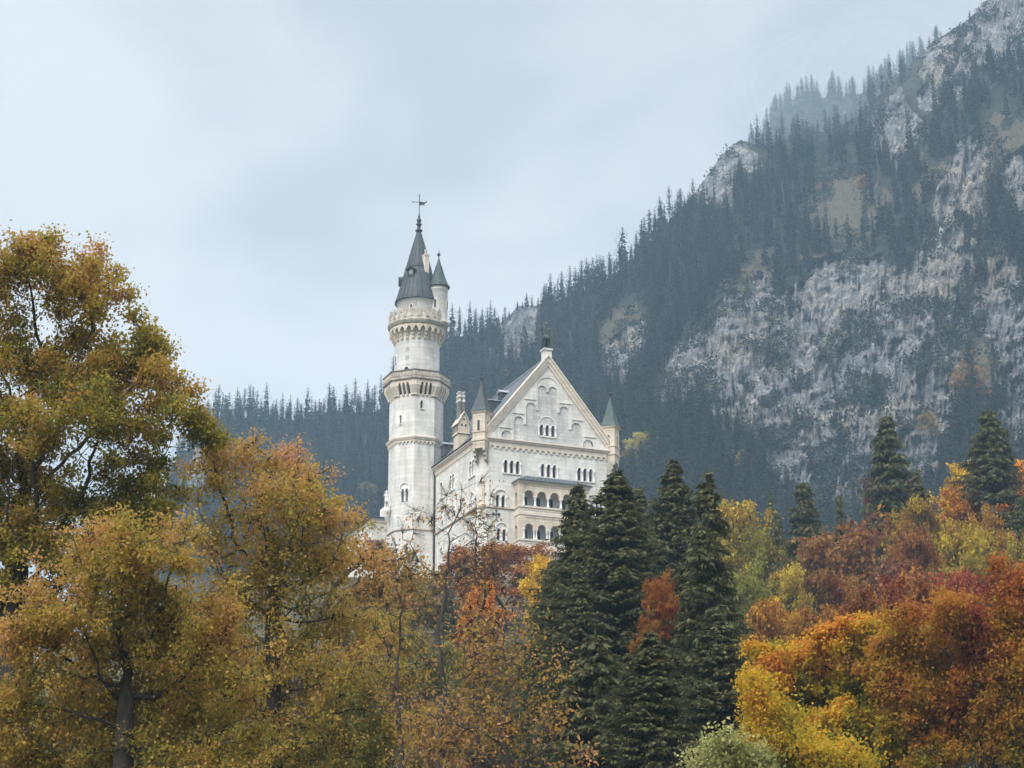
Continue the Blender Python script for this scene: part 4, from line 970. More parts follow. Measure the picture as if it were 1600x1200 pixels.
def colonize(rng, attr, start, step, di, dk, iters=140, up=0.12):
    """branch skeleton that grows from the start polyline towards the points of the crown"""
    P_ = [np.array(p, float) for p in start]; par = [-1] + list(range(len(start)-1))
    pts = np.array(P_); best = np.full(len(attr), 1e9); bi = np.zeros(len(attr), int); alive = np.ones(len(attr), bool)
    def upd(i0):
        nonlocal best, bi
        new = pts[i0:]
        d = np.linalg.norm(attr[:, None, :] - new[None], axis=-1) if len(new)*len(attr) < 4e6 else np.stack([np.linalg.norm(attr - q, axis=-1) for q in new], 1)
        k = d.argmin(1); m = d[np.arange(len(attr)), k]; b = m < best; best = np.where(b, m, best); bi = np.where(b, k + i0, bi)
    upd(0)
    for it in range(iters):
        act = alive & (best < di)
        if not act.any():
            if not alive.any(): break
            act = alive & (best < best[alive].min()*1.15)
        dirs = unit(attr[act] - pts[bi[act]]); acc = np.zeros((len(pts), 3)); np.add.at(acc, bi[act], dirs)
        src = np.unique(bi[act]); d = unit(unit(acc[src]) + np.array([0, 0, up]) + rng.normal(0, 0.22, (len(src), 3)))
        new = pts[src] + d*step
        # a shoot that lands on an existing one is dropped: aim it at one point of the crown instead
        near = np.array([np.min(np.linalg.norm(pts - q, axis=1)) for q in new]); bad = near < step*0.72
        if bad.any():
            first = {}
            for ai in np.where(act)[0]: first.setdefault(bi[ai], ai)
            for k in np.where(bad)[0]:
                ai = first[src[k]]; new[k] = pts[src[k]] + unit(attr[ai] - pts[src[k]])*step; alive[ai] = False
        n0 = len(pts); pts = np.concatenate([pts, new]); par += list(src)
        upd(n0); alive &= best > dk
        if len(pts) > 16000: break
    return pts, np.array(par)
def skeleton_mesh(pts, par, r_tip, r_base, power=2.4, rmax=None, side=6, keep=0.0):
    """tapered limbs along the chains of the skeleton"""
    n = len(pts); w = np.zeros(n); ch = [[] for _ in range(n)]
    for i in range(n-1, 0, -1): ch[par[i]].append(i)
    for i in range(n-1, -1, -1): w[i] = max(1.0, sum(w[c] for c in ch[i]))
    pw = math.log(r_base/r_tip)/math.log(max(3.0, w[0])); rad = r_tip * w**pw
    mb = MB(); stack = [(0, None)]
    while stack:
        i, p = stack.pop(); chain = ([p] if p is not None else []) + [i]
        while ch[i]:
            c = sorted(ch[i], key=lambda k: -w[k])
            for k in c[1:]: stack.append((k, i))
            i = c[0]; chain.append(i)
        if len(chain) > 1:
            rr = [rad[k] for k in chain]
            if p is not None: rr[0] = min(rr[0], rr[1]*1.15)
            mb.tube([pts[k] for k in chain], rr, side if rr[0] > r_tip*4 else 4, cap=False)
    return mb, rad, w
def leaves_on(rng, pts, tips, per, spread, L, droop=0.3, flat=0.35):
    """loose sprays of leaves round the twig points"""
    b = np.repeat(pts[tips], per, 0); n = len(b)
    off = rng.normal(0, 1, (n, 3)) * np.array([1, 1, 0.7]) * spread; b = b + off
    d = unit(rng.normal(0, 1, (n, 3)) + np.array([0, 0, -droop])); up = unit(rng.normal(0, 1, (n, 3)) + np.array([0, 0, 1/flat*0.5])); s = unit(np.cross(d, up))
    l = L*rng.uniform(0.6, 1.3, n); return rhombs(b, d, s, l, l*rng.uniform(0.55, 0.85, n), np.stack([np.zeros(n), np.zeros(n), -rng.uniform(0, .3, n)], 1))
def blob_points(rng, blobs, dens, rise=0.7, per=13, slim=0.13):
    """the crown as many feathery boughs that sweep up and out, with ragged gaps between them"""
    out = []; tot = sum(r[0]*r[1]*r[2] for _, r in blobs); k0 = rng.rand()*50
    cc = np.mean([c for c, _ in blobs], 0)
    for c, r in blobs:
        c = np.array(c); r = np.array(r); n = max(1, int(round(dens*r[0]*r[1]*r[2]/tot/per)))
        v = unit(rng.normal(0, 1, (n, 3)))*(rng.rand(n, 1)**0.45); o = c + v*r*0.9
        rm = float(np.mean(r)); ln = np.clip(rm*rng.uniform(0.55, 1.15, n), 0.5, 2.6)
        d = unit(unit(o - (cc - np.array([0, 0, 1.5])))*0.8 + v*0.5 + np.array([0, 0, rise]) + rng.normal(0, 0.32, (n, 3)))
        t = rng.rand(n, per)**0.8
        p = o[:, None, :] + d[:, None, :]*(t*ln[:, None])[..., None] + rng.normal(0, 1, (n, per, 3))*(slim*ln[:, None]*(1.25 - t))[..., None]
        out.append(p.reshape(-1, 3))
    return np.concatenate(out)
def broadleaf_mesh(seed, blobs, start, step, leafL, per, dens, r_base, r_tip, spread, tone_fn=None, leaf_share=1.0, di=None, side=6, keep_tip=2.2, up=0.12, rise=0.7):
    rng = np.random.RandomState(seed)
    at_ = blob_points(rng, blobs, dens, rise)
    pts, par = colonize(rng, at_, start, step, di or step*7, step*1.6, up=up)
    mb, rad, w = skeleton_mesh(pts, par, r_tip, r_base, side=side)
    # fine twigs out to the points of the crown, leaves round them
    sel = rng.rand(len(at_)) < leaf_share
    near = np.array([np.argmin(((pts[len(start)-1:] - p)**2).sum(1)) for p in at_]) + len(start) - 1
    tv, tf = [], []
    for p, k in zip(at_, near):
        a0 = pts[k]; dv = p - a0; ln = np.linalg.norm(dv)
        if ln < step*0.3 or ln > step*5: continue
        md = a0 + dv*0.55 + rng.normal(0, ln*0.09, 3); e = a0 + dv*1.15
        mb.tube([a0, md, e], [r_tip*0.85, r_tip*0.6, r_tip*0.3], 3, cap=False)
    q = leaves_on(rng, at_, np.where(sel)[0], per, spread, leafL)
    c = q.mean(1); zz = (c[:, 2] - c[:, 2].min())/max(1e-6, np.ptp(c[:, 2]))
    sc = spread*5
    cl = fbm(c[:, 0]/sc + 50 + seed, c[:, 2]/sc + c[:, 1]/sc*0.7 + 50, 3, seed % 5)
    tone = tone_fn(rng, c, zz, cl) if tone_fn else np.clip(0.5 + (cl - 0.5)*1.5 + rng.normal(0, 0.16, len(c)), 0, 1)
    return mb, q, tone
def add_tree(name, label, cat, loc, mb, q, tone, leafmat, bark, group=None, crown='crown'):
    t = put(empty(name, loc), label, cat, group)
    mb.build('trunk', bark, t)
    if q is not None and len(q): link_mesh(crown, quad_mesh(crown, q, tone), leafmat, t)
    return t

def conifer_mesh(seed, h, rbase, whorl, nb, detail, shape=0.85, bare=0.06, gap=0.0, droop=0.35, twig=0.3, taper=1.0):
    """spruce: whorls of drooping boughs carrying flat sprays; unit metres"""
    rng = np.random.RandomState(seed); Q = []; T = []; limbs = MB()
    nz = int(h/whorl)
    for i in range(nz):
        t = bare + (1-bare)*(i + rng.rand()*0.6)/nz
        if t > 0.995: continue
        z = h*t; rad = rbase*min((1-t)*1.45, min(1.0, (1-t)/taper)**shape)*rng.uniform(0.72, 1.15) + (0.0015*h if detail > 4 else 0.012*h)
        if t < bare + 0.1: rad *= rng.uniform(0.5, 0.9)
        k = max(3, int(nb*rng.uniform(0.7, 1.25)))
        a0 = rng.rand()*6.283
        for j in range(k):
            if rng.rand() < gap: continue
            a = a0 + 6.283*j/k + rng.normal(0, 0.25); r = rad*rng.uniform(0.62, 1.15)
            out = np.array([math.cos(a), math.sin(a), 0]); sidev = np.array([-out[1], out[0], 0])
            zj = rng.uniform(-0.7, 0.7)*whorl
            dr = droop*rng.uniform(0.6, 1.3)*((1 - 0.75*t) if detail <= 4 else (1.05 - 1.55*t))
            m = max(2, int(detail*(0.35 + 0.65*r/rbase)))
            s = np.linspace(0.18, 1.0, m)
            ax = np.outer(s*r, out); ax[:, 2] = z + zj - dr*r*s + 0.32*dr*r*s**3
            d0 = unit(out + np.array([0, 0, -dr]))
            if r > 1.4 and detail > 4: limbs.tube([(0, 0, z + zj), tuple(ax[len(ax)//2]), tuple(ax[-1])], [0.035*r**.5, 0.02, 0.006], 3, cap=False)
            for sg in (-1, 1):
                dirs = unit(d0*0.75 + sg*sidev*rng.uniform(0.6, 1.0, (m, 1)) + np.array([0, 0, -0.28]) + rng.normal(0, .12, (m, 3)))
                ln = np.maximum(twig*0.5, r*0.36*(1.12 - s))*rng.uniform(0.7, 1.3, m) if detail <= 6 else np.maximum(twig, r*0.42*(1.1 - s))*rng.uniform(0.7, 1.3, m)
                ln = np.minimum(ln, 0.55*r + 0.0015*h)
                sd_ = unit(np.cross(dirs, np.array([0, 0, 1.0])) + rng.normal(0, .3, (m, 3)))
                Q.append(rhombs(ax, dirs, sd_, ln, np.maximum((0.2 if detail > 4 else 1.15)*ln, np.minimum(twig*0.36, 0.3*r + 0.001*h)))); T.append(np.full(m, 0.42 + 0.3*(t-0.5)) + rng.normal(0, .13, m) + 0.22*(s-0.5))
                if detail > 6:                       # hanging twigs on the side sprays
                    for f in (0.2, 0.5, 0.9):
                        b = ax + dirs*ln[:, None]*f; dd = unit(dirs*0.5 + np.array([0, 0, -0.8]) + rng.normal(0, .25, (m, 3))); l2 = twig*rng.uniform(0.6, 1.3, m)
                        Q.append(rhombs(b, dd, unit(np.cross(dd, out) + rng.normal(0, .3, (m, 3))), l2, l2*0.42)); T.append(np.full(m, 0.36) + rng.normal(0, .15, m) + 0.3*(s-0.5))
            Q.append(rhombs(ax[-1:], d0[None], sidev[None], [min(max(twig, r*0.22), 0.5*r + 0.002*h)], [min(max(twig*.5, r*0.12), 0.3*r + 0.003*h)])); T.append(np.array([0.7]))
    Q.append(rhombs(np.array([[0, 0, h*0.93]]), np.array([[0, 0, 1.0]]), np.array([[1.0, 0, 0]]), [h*0.085], [h*0.008])); T.append(np.array([0.5]))
    q = np.concatenate(Q); tone = np.clip(np.concatenate(T), 0, 1)
    tr = MB().tube([(0, 0, -1.5), (0, 0, h*0.3), (0, 0, h*0.7), (0, 0, h*0.99)], [h*0.016, h*0.012, h*0.006, h*0.001], 7, cap=False)
    tr.add(limbs.v, limbs.f, True)
    return tr, q, tone
# ---------------------------------------------------------------- forest on the mountain
rs = np.random.RandomState(11)
PR = []
for k in range(12):
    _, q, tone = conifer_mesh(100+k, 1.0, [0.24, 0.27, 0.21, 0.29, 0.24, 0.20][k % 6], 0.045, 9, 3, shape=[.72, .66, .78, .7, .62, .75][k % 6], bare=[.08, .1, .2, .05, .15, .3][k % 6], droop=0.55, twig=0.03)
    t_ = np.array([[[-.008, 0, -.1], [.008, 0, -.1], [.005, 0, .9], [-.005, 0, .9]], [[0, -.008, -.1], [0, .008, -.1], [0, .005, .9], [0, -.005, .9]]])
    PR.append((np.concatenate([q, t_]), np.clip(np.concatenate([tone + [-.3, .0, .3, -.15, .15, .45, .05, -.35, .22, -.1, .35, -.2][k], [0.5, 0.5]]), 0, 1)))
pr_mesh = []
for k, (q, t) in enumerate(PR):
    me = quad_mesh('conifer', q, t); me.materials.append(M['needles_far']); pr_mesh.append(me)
# candidates over the face
N_ = 15000
cx = rs.uniform(225, 1720, N_); u_ = rs.rand(N_)**0.85
rr_ = np.interp(cx, RIDGE[:, 0], RIDGE[:, 1]); cyy = rr_ + u_*(900 - rr_)
ok = rr_ < 890; cx, cyy = cx[ok], cyy[ok]
rk0, gr0 = masks(cx, cyy)
dens = np.where(rk0, 0.018, np.where(gr0, 0.12, 1.0)) * np.clip(0.25 + 1.6*fbm(cx/45.0, cyy/60.0, 3, 6), 0, 1)
dens = np.where((cx > 1170) & ~rk0, dens*0.6, dens)
keep = rs.rand(len(cx)) < dens
cx, cyy = cx[keep], cyy[keep]
# keep trees apart
cell = {}; sel = []
for i in np.argsort(-cyy):
    k = (int(cx[i]/8.5), int(cyy[i]/12.5))
    if k in cell: continue
    cell[k] = 1; sel.append(i)
cx, cyy = cx[sel], cyy[sel]
# crest line
crx = []; x = 236.0
while x < 1700:
    r = np.interp(x, RIDGE[:, 0], RIDGE[:, 1])
    if not (1060 < x < 1165) or rs.rand() < 0.35: crx.append(x)
    x += rs.uniform(6, 15) if x < 1040 else rs.uniform(12, 30)
crx = np.array(crx); cry = np.interp(crx, RIDGE[:, 0], RIDGE[:, 1]) + rs.uniform(1, 10, len(crx))
AX_ = np.concatenate([cx, crx]); AY_ = np.concatenate([cyy, cry]); crest = np.concatenate([np.zeros(len(cx), bool), np.ones(len(crx), bool)])
pos = mount_at(AX_, AY_)
hh = rs.uniform(9, 20, len(AX_)); hh = np.where(rs.rand(len(hh)) < 0.12, hh*1.3, hh)
hh = np.where(crest & (AX_ > 1050), hh*0.5, np.where(crest, rs.uniform(9, 21, len(hh)), hh)); hh = np.where(AX_ > 1150, hh*np.where(AY_ < 480, 1.05, 1.0), hh)
rk1, _ = masks(AX_, AY_); inrock = np.zeros(AX_.shape, bool)
for p_ in ROCKS: inrock |= inpoly(AX_, AY_, p_)
hh = np.where(rk1, hh*0.45, np.where(inrock, hh*0.5, hh))
below = np.zeros(AX_.shape, bool)
for p_ in ROCKS[:2]: below |= inpoly(AX_, AY_ - 45, p_)
hh = np.where(below & ~inrock, hh*0.6, hh)
dist = np.linalg.norm(pos, axis=1)
typ = rs.randint(0, 12, len(hh)); rot = rs.uniform(0, 6.283, len(hh)); wid = rs.uniform(0.8, 1.25, len(hh))
vis = (AX_ > 300) & (AX_ < 1590) & (AY_ > 20) & (AY_ < 800)
# hidden behind the castle or the near trees?
vis &= ~((AX_ > 612) & (AX_ < 692) & (AY_ > 480)) & ~((AX_ > 692) & (AX_ < 960) & (AY_ > 720)) & ~((AX_ < 560) & (AY_ > 700)) & ~((AX_ < 330))
score = np.where(vis, hh/dist, 0) * np.where(crest, 1.6, 1.0)
order = np.argsort(-score); ind = set(order[:285].tolist())
ZONES = [(lambda x, y, c: c and x < 600, 'dark conifer of the hazy skyline left of the tower', 'skyline conifers left of the tower'),
         (lambda x, y, c: c and x < 880, 'dark conifer of the skyline between the tower and the bronze statue', 'skyline conifers right of the tower'),
         (lambda x, y, c: c and x < 1060, 'conifer of the skyline stepping up the mountain right of the statue', 'skyline conifers climbing the mountain'),
         (lambda x, y, c: c, 'small conifer clinging to the steep rocky crest at the upper right', 'small conifers of the rocky crest'),
         (lambda x, y, c: x < 700, 'blue hazed conifer of the dark slope left of the tower', 'slope conifers left of the tower'),
         (lambda x, y, c: x < 1010, 'blue hazed conifer of the forested slope behind the gable', 'slope conifers behind the gable'),
         (lambda x, y, c: y < 430, 'dark conifer of the high slope above the grey cliff', 'slope conifers above the cliff'),
         (lambda x, y, c: True, 'dark conifer growing on and below the grey rock cliff', 'conifers of the cliff ledges')]
for i in sorted(ind):
    o = bpy.data.objects.new('mountain_conifer', pr_mesh[typ[i]]); COL.objects.link(o)
    o.location = pos[i] - np.array([0, 0, 0.6]); o.rotation_euler = (0, 0, rot[i]); o.scale = (hh[i]*wid[i], hh[i]*wid[i], hh[i])
    for f, lab, grp in ZONES:
        if f(AX_[i], AY_[i], crest[i]): put(o, lab, 'tree', grp); break
Qs, Ts = [], []
def scatter_trees(px_, h_, t_, r_, w_):
    for k in range(12):
        s = np.where(t_ == k)[0]
        if not len(s): continue
        q, t = PR[k]; c, sn = np.cos(r_[s]), np.sin(r_[s]); x = q[None, ..., 0]; y = q[None, ..., 1]; z = q[None, ..., 2]
        X = (x*c[:, None, None] - y*sn[:, None, None])*(h_[s]*w_[s])[:, None, None] + px_[s, 0][:, None, None]
        Y = (x*sn[:, None, None] + y*c[:, None, None])*(h_[s]*w_[s])[:, None, None] + px_[s, 1][:, None, None]
        Z = z*h_[s][:, None, None] + px_[s, 2][:, None, None] - 0.6
        Qs.append(np.stack([X, Y, Z], -1).reshape(-1, 4, 3)); Ts.append(np.clip(np.tile(t, len(s)) + np.repeat(rs.normal(0, .15, len(s)), len(t)), 0, 1))
rest = np.array([i for i in range(len(hh)) if i not in ind])
scatter_trees(pos[rest], hh[rest], typ[rest], rot[rest], wid[rest])
# the far ridge's wood
ffx = rs.uniform(1150, 1470, 420); ffr = np.interp(ffx, FAR[:, 0], FAR[:, 1]); ft = np.concatenate([np.full(90, 0.99), rs.rand(330)**0.6*0.97])
fpy = 900 + (ffr - 900)*ft; fp = at(ffx, fpy, 1250 + 200*ft)
scatter_trees(fp, rs.uniform(15, 26, 420), rs.randint(0, 12, 420), rs.uniform(0, 6.28, 420), rs.uniform(.8, 1.2, 420))
put(link_mesh('mountain_forest', quad_mesh('mountain_forest', np.concatenate(Qs), np.concatenate(Ts)), M['needles_far']),
    'mass of dark conifers covering the hazy mountain slopes', 'forest', kind='stuff')
# scrub and small bushes on ledges of the cliff
nb_ = 3000
bx = rs.uniform(930, 1640, 30000); by = rs.uniform(0, 800, 30000)
r0, g0 = masks(bx, by); rr2 = np.interp(bx, RIDGE[:, 0], RIDGE[:, 1]); cl_ = fbm(bx/38.0, by/30.0, 4, 2)
inr = np.zeros(bx.shape, bool)
for p_ in ROCKS: inr |= inpoly(bx, by, p_)
kp_ = (by > rr2 + 3) & ((inr & ~r0 & (rs.rand(len(bx)) < 0.45)) | (by > rr2 + 3) & (r0 | g0 | (rs.rand(len(bx)) < 0.2)) & (rs.rand(len(bx)) < np.clip((cl_ - 0.52)*9, 0.004, 1)))
bx, by = bx[kp_][:nb_], by[kp_][:nb_]
bp_ = mount_at(bx, by); n = len(bp_); k = 26
sz = rs.uniform(0.8, 2.6, n)
ctr = np.repeat(bp_, k, 0) + rs.normal(0, 1, (n*k, 3))*np.repeat(sz, k)[:, None]*np.array([1.1, 0.7, 0.75])*0.75 + np.array([0, 0, 0.5])
d = unit(rs.normal(0, 1, (n*k, 3))); s = unit(np.cross(d, rs.normal(0, 1, (n*k, 3)))); l = rs.uniform(0.6, 1.5, n*k)
tn = np.clip(np.repeat(rs.rand(n)**2.2, k)*0.9 + rs.normal(0, .15, n*k), 0, 1)
put(link_mesh('cliff_scrub', quad_mesh('cliff_scrub', rhombs(ctr, d, s, l, l*0.7), tn), M['scrub']), 'dark scrub and low bushes on the ledges of the grey cliff', 'scrub', kind='stuff')
# bare pale trunks standing on the slopes
for x, y0, y1, lab in ((1226, 346, 282, 'pale dead trunk standing bare on the upper slope'), (806, 585, 505, 'slim pale bare trunk on the slope left of the statue'), (1374, 290, 238, 'pale bare trunk below the rocky crest')):
    b = mount_at(np.array([float(x)]), np.array([float(y0)]))[0]; t_ = at(x - 3, y1, b[1])
    hgt = t_[2] - b[2]; o = MB().tube([(0, 0, -1), (0.1, 0, hgt*.4), (-0.3, 0, hgt*.8), (-0.5, 0, hgt)], [.42, .34, .24, .1], 6)
    for a in range(5): zz_ = hgt*(0.4+0.12*a); o.tube([(0, 0, zz_), (rs.uniform(-1.6, 1.6), rs.uniform(-1, 1), zz_ + 0.3)], [.1, .03], 4)
    oo = o.build('dead_trunk', M['bark_grey']); oo.location = b; put(oo, lab, 'tree trunk')
# ---------------------------------------------------------------- near trees, each grown for its own place
def px_blobs(Y, items, depth=1.0, base=None):
    """crown clumps given by bearing/elevation at distance Y, with real width, height and depth"""
    out = []
    for it in items:
        x, y, rx, ry = it[:4]; c = at(x, y, Y)
        m = Y / ray(x, y)[1] / FPX
        out.append((c, (rx*m, max(rx, ry)*m*depth*0.8, ry*m)))
    return out
def near_tree(name, label, cat, Y, trunk_px, items, seed, leafL, per, dens, r_base, r_tip, spread, mat, bark, step=0.45, jig=0.7, share=1.0, keep_tip=2.2, tone_fn=None, lean=None, group=None, up=0.12, depth=1.0, rise=0.7):
    rng = np.random.RandomState(seed)
    b0 = at(trunk_px[0][0], trunk_px[0][1], Y); gz = float(H(b0[0], Y)); base = np.array([b0[0], Y, gz])
    start = [base - base + np.array([0, 0, -0.5])]
    for x, y in trunk_px:
        p = at(x, y, Y) - base
        if p[2] > 0.3: start.append(p)
    # densify
    st = [start[0]]
    for p in start[1:]:
        n = max(1, int(np.linalg.norm(p - st[-1])/ (step*2))); q0 = st[-1]
        for k in range(1, n+1): st.append(q0 + (p-q0)*k/n + rng.normal(0, step*0.05, 3)*np.array([1, 1, 0]))
    blobs = [(c - base + np.array([0, rng.normal(0, r[1]*jig), 0]), r) for c, r in px_blobs(Y, items, depth)]
    for c, r in list(blobs):                           # boughs that stand out of the crown
        for _ in range(4):
            v = unit(rng.normal(0, 1, 3) + np.array([0, 0, 0.35])); r = np.array(r); f = rng.uniform(0.22, 0.42)
            blobs.append((c + v*r*rng.uniform(0.85, 1.12), r*f*np.array([0.9, 0.9, 1.25])))
    mb, q, tone = broadleaf_mesh(seed, blobs, st, step, leafL, per, dens, r_base, r_tip, spread, tone_fn, share, keep_tip=keep_tip, up=up, rise=rise)
    return add_tree(name, label, cat, tuple(base), mb, q, tone, mat, bark, group)
M['maple_leaf'] = leaf_mat('maple_leaf', [(0.0, (0.100, 0.116, 0.023)), (0.30, (0.227, 0.217, 0.031)), (0.55, (0.387, 0.296, 0.042)), (0.8, (0.453, 0.276, 0.059)), (1.0, (0.506, 0.262, 0.105))], 0.5)
M['ochre_leaf'] = leaf_mat('ochre_leaf', [(0.0, (0.147, 0.145, 0.034)), (0.3, (0.306, 0.249, 0.046)), (0.6, (0.492, 0.335, 0.061)), (0.82, (0.519, 0.296, 0.091)), (1.0, (0.559, 0.288, 0.168))], 0.5)
M['brown_leaf'] = leaf_mat('brown_leaf', [(0.0, (0.243, 0.176, 0.041)), (0.4, (0.432, 0.270, 0.061)), (0.75, (0.540, 0.257, 0.101)), (1.0, (0.648, 0.324, 0.189))], 0.5)
M['beech_leaf'] = leaf_mat('beech_leaf', [(0.0, (0.146, 0.166, 0.018)), (0.3, (0.315, 0.277, 0.023)), (0.6, (0.557, 0.382, 0.026)), (0.85, (0.653, 0.357, 0.028)), (1.0, (0.605, 0.246, 0.039))], 0.5)
M['orange_leaf'] = leaf_mat('orange_leaf', [(0.0, (0.255, 0.205, 0.026)), (0.3, (0.428, 0.238, 0.026)), (0.6, (0.428, 0.162, 0.029)), (0.85, (0.347, 0.086, 0.036)), (1.0, (0.245, 0.049, 0.043))], 0.5)
M['willow_leaf'] = leaf_mat('pale_willow_leaf', [(0.0, (0.17, 0.175, 0.05)), (0.5, (0.33, 0.33, 0.11)), (1.0, (0.48, 0.46, 0.19))], 0.4)
def tone_top(a, b, base=0.4, ns=1.1):
    """browner towards the top of the crown, greener low down"""
    def f(rng, c, zz, cl): return np.clip(a + b*zz + (cl - 0.5)*ns + rng.normal(0, 0.15, len(c)), 0, 1)
    return f
near_tree('maple_tree', 'big old maple with olive and brown leaves at the left edge of the valley', 'tree', 70, [(22, 1500), (20, 1200), (22, 1060), (28, 990)],
    [(20,474,85,60),(104,459,80,48),(166,504,58,55),(221,569,50,52),(261,635,45,52),(298,675,32,32),(60,579,90,65),(144,595,80,60),(201,675,70,55),(100,700,100,70),(20,735,80,80),(154,775,75,55),(-90,514,90,100),(-90,700,100,110),(104,810,90,50),(206,820,60,40),(60,800,70,50),(90,855,65,55),(15,870,50,60),(316,680,20,26),(231,755,45,35),(-60,900,80,80),(60,950,60,40)],
    21, 0.125, 23, 6400, 0.62, 0.013, 0.2, M['maple_leaf'], M['bark'], 0.42, tone_fn=tone_top(0.24, 0.48), rise=0.45)
near_tree('maple_tree', 'ochre leaved maple with dark forked trunk at the lower left', 'tree', 58, [(192, 1500), (192, 1180), (198, 1090)],
    [(150,922,90,60),(250,912,80,65),(230,1022,100,75),(110,1022,80,75),(310,1022,70,75),(170,1132,110,70),(300,1142,80,70),(60,1122,70,70),(40,1212,80,60),(160,1222,90,50),(280,1232,80,50),(60,1002,60,50)],
    22, 0.105, 19, 4800, 0.36, 0.011, 0.17, M['ochre_leaf'], M['bark'], 0.36, tone_fn=tone_top(0.36, 0.28), rise=0.45, share=0.9)
near_tree('maple_tree', 'broad ochre maple left of the castle, its brown top thin, one long bough reaching right', 'tree', 74, [(428, 1500), (420, 1180), (424, 1020), (428, 960)],
    [(395,735,62,42),(465,765,55,48),(345,760,50,42),(515,830,42,42),(440,835,85,52),(370,850,65,52),(480,915,75,45),(400,945,85,60),(500,1000,75,65),(420,1070,100,70),(530,1090,65,75),(340,1080,55,70),(590,1150,55,55),(480,1170,90,50),(380,1190,80,50),(560,1000,45,40),(620,1080,40,45)],
    23, 0.125, 15, 5000, 0.48, 0.013, 0.22, M['ochre_leaf'], M['bark'], 0.42, tone_fn=tone_top(0.28, 0.52), share=0.7)
near_tree('maple_tree', 'thin crowned tree with rusty brown leaves on bare twigs beside the castle foot', 'tree', 86, [(450, 1400), (470, 1000), (520, 930)],
    [(560,890,45,24),(610,880,35,16),(520,900,45,25),(640,905,40,14),(590,930,50,20),(550,860,28,18)], 29, 0.16, 7, 500, 0.2, 0.013, 0.3, M['brown_leaf'], M['bark'], 0.4, share=0.7)
near_tree('bare_tree', 'nearly bare grey tree standing before the castle wall', 'tree', 60, [(712, 1500), (684, 1190), (694, 1080), (683, 990), (697, 930)],
    [(668,835,42,40),(700,810,30,42),(745,860,38,50),(655,905,32,28),(735,930,40,30),(655,1000,40,45),(735,1030,42,50),(690,960,45,35),(640,1090,35,50),(745,1110,50,45),(760,800,18,40)],
    24, 0.1, 2, 1900, 0.085, 0.0065, 0.2, M['brown_leaf'], M['bark_grey'], 0.3, share=0.16, jig=0.3, up=0.0)
near_tree('bare_tree', 'slender dark twigged tree close right of the nearly bare grey tree', 'tree', 64, [(742, 1500), (748, 1180), (740, 1040), (748, 960)],
    [(742,840,18,50),(758,870,20,40),(730,900,24,36),(765,930,22,40),(745,980,34,40),(720,1000,26,40),(770,1010,26,40)], 33, 0.09, 2, 800, 0.07, 0.010, 0.18, M['brown_leaf'], M['bark'], 0.3, share=0.3, jig=0.3, up=0.1)
near_tree('bare_tree', 'thin leafless sapling left of the nearly bare grey tree', 'tree', 61, [(622, 1500), (628, 1180), (620, 1060)],
    [(615,900,26,40),(640,930,26,36),(600,960,28,36),(630,1000,36,40),(655,1050,30,40),(605,1060,30,40),(640,1110,40,40)], 34, 0.10, 3, 800, 0.07, 0.010, 0.2, M['brown_leaf'], M['bark_grey'], 0.3, share=0.45, jig=0.3, up=0.1)
near_tree('bare_tree', 'twiggy shrub tree with few pale leaves at the bottom centre', 'tree', 57, [(800, 1500), (800, 1250), (795, 1190)],
    [(790,1010,50,45),(740,1060,40,40),(830,1060,50,50),(780,1110,65,50),(850,1130,45,45),(730,1150,60,40),(800,1170,80,35),(880,1180,40,30),(660,1170,50,35)],
    25, 0.11, 4, 1300, 0.13, 0.01, 0.22, M['brown_leaf'], M['bark_grey'], 0.32, share=0.55, jig=0.4, up=0.05)
near_tree('beech_tree', 'golden beech with green inner leaves at the lower right', 'tree', 96, [(1392, 1420), (1390, 1180), (1385, 1120)],
    [(1250,1055,46,34),(1205,1075,30,26),(1290,1022,34,26),(1335,1005,36,26),(1375,1030,36,30),(1290,1110,90,50),(1360,1095,60,55),(1225,1150,60,44),(1330,1180,100,48),(1420,1170,60,40),(1210,1200,60,34),(1185,1040,18,16)],
    26, 0.2, 19, 5400, 0.36, 0.014, 0.22, M['beech_leaf'], M['bark'], 0.5, tone_fn=tone_top(0.20, 0.62, ns=1.5), rise=1.1)
near_tree('beech_tree', 'orange and crimson beech filling the lower right corner', 'tree', 92, [(1548, 1420), (1545, 1180), (1538, 1110)],
    [(1470,985,40,34),(1510,962,40,30),(1580,950,50,36),(1425,1000,44,34),(1390,1040,34,30),(1480,1030,60,46),(1560,1005,60,50),(1430,1085,46,44),(1520,1090,75,60),(1600,1075,60,75),(1460,1140,44,40),(1560,1165,85,52),(1470,1185,50,30),(1630,970,55,50),(1620,1170,50,50)],
    27, 0.165, 20, 5400, 0.4, 0.015, 0.24, M['orange_leaf'], M['bark'], 0.55, tone_fn=tone_top(0.06, 0.66, ns=1.1), rise=1.1)
near_tree('willow_bush', 'pale green willow top at the bottom edge', 'bush', 70, [(1140, 1500), (1140, 1260)],
    [(1118,1190,20,22),(1140,1176,12,14),(1166,1204,22,20),(1096,1214,22,14),(1140,1228,50,20),(1188,1208,15,16)], 28, 0.14, 7, 800, 0.12, 0.012, 0.28, M['willow_leaf'], M['bark_grey'], 0.36, tone_fn=lambda rng, c, zz, cl: np.clip(0.35 + 0.3*zz + (cl-.5)*1.4 + rng.normal(0, .18, len(c)), 0, 1))
near_tree('beech_tree', 'small yellow beech with orange tipped boughs reaching left at the bottom edge', 'tree', 82, [(1250, 1460), (1248, 1240)],
    [(1178,1084,16,8),(1195,1100,20,12),(1215,1140,30,20),(1250,1180,55,28),(1200,1175,26,16),(1300,1195,50,22)], 30, 0.15, 14, 800, 0.15, 0.012, 0.32, M['beech_leaf'], M['bark'], 0.4, tone_fn=tone_top(0.35, 0.3, ns=.9))
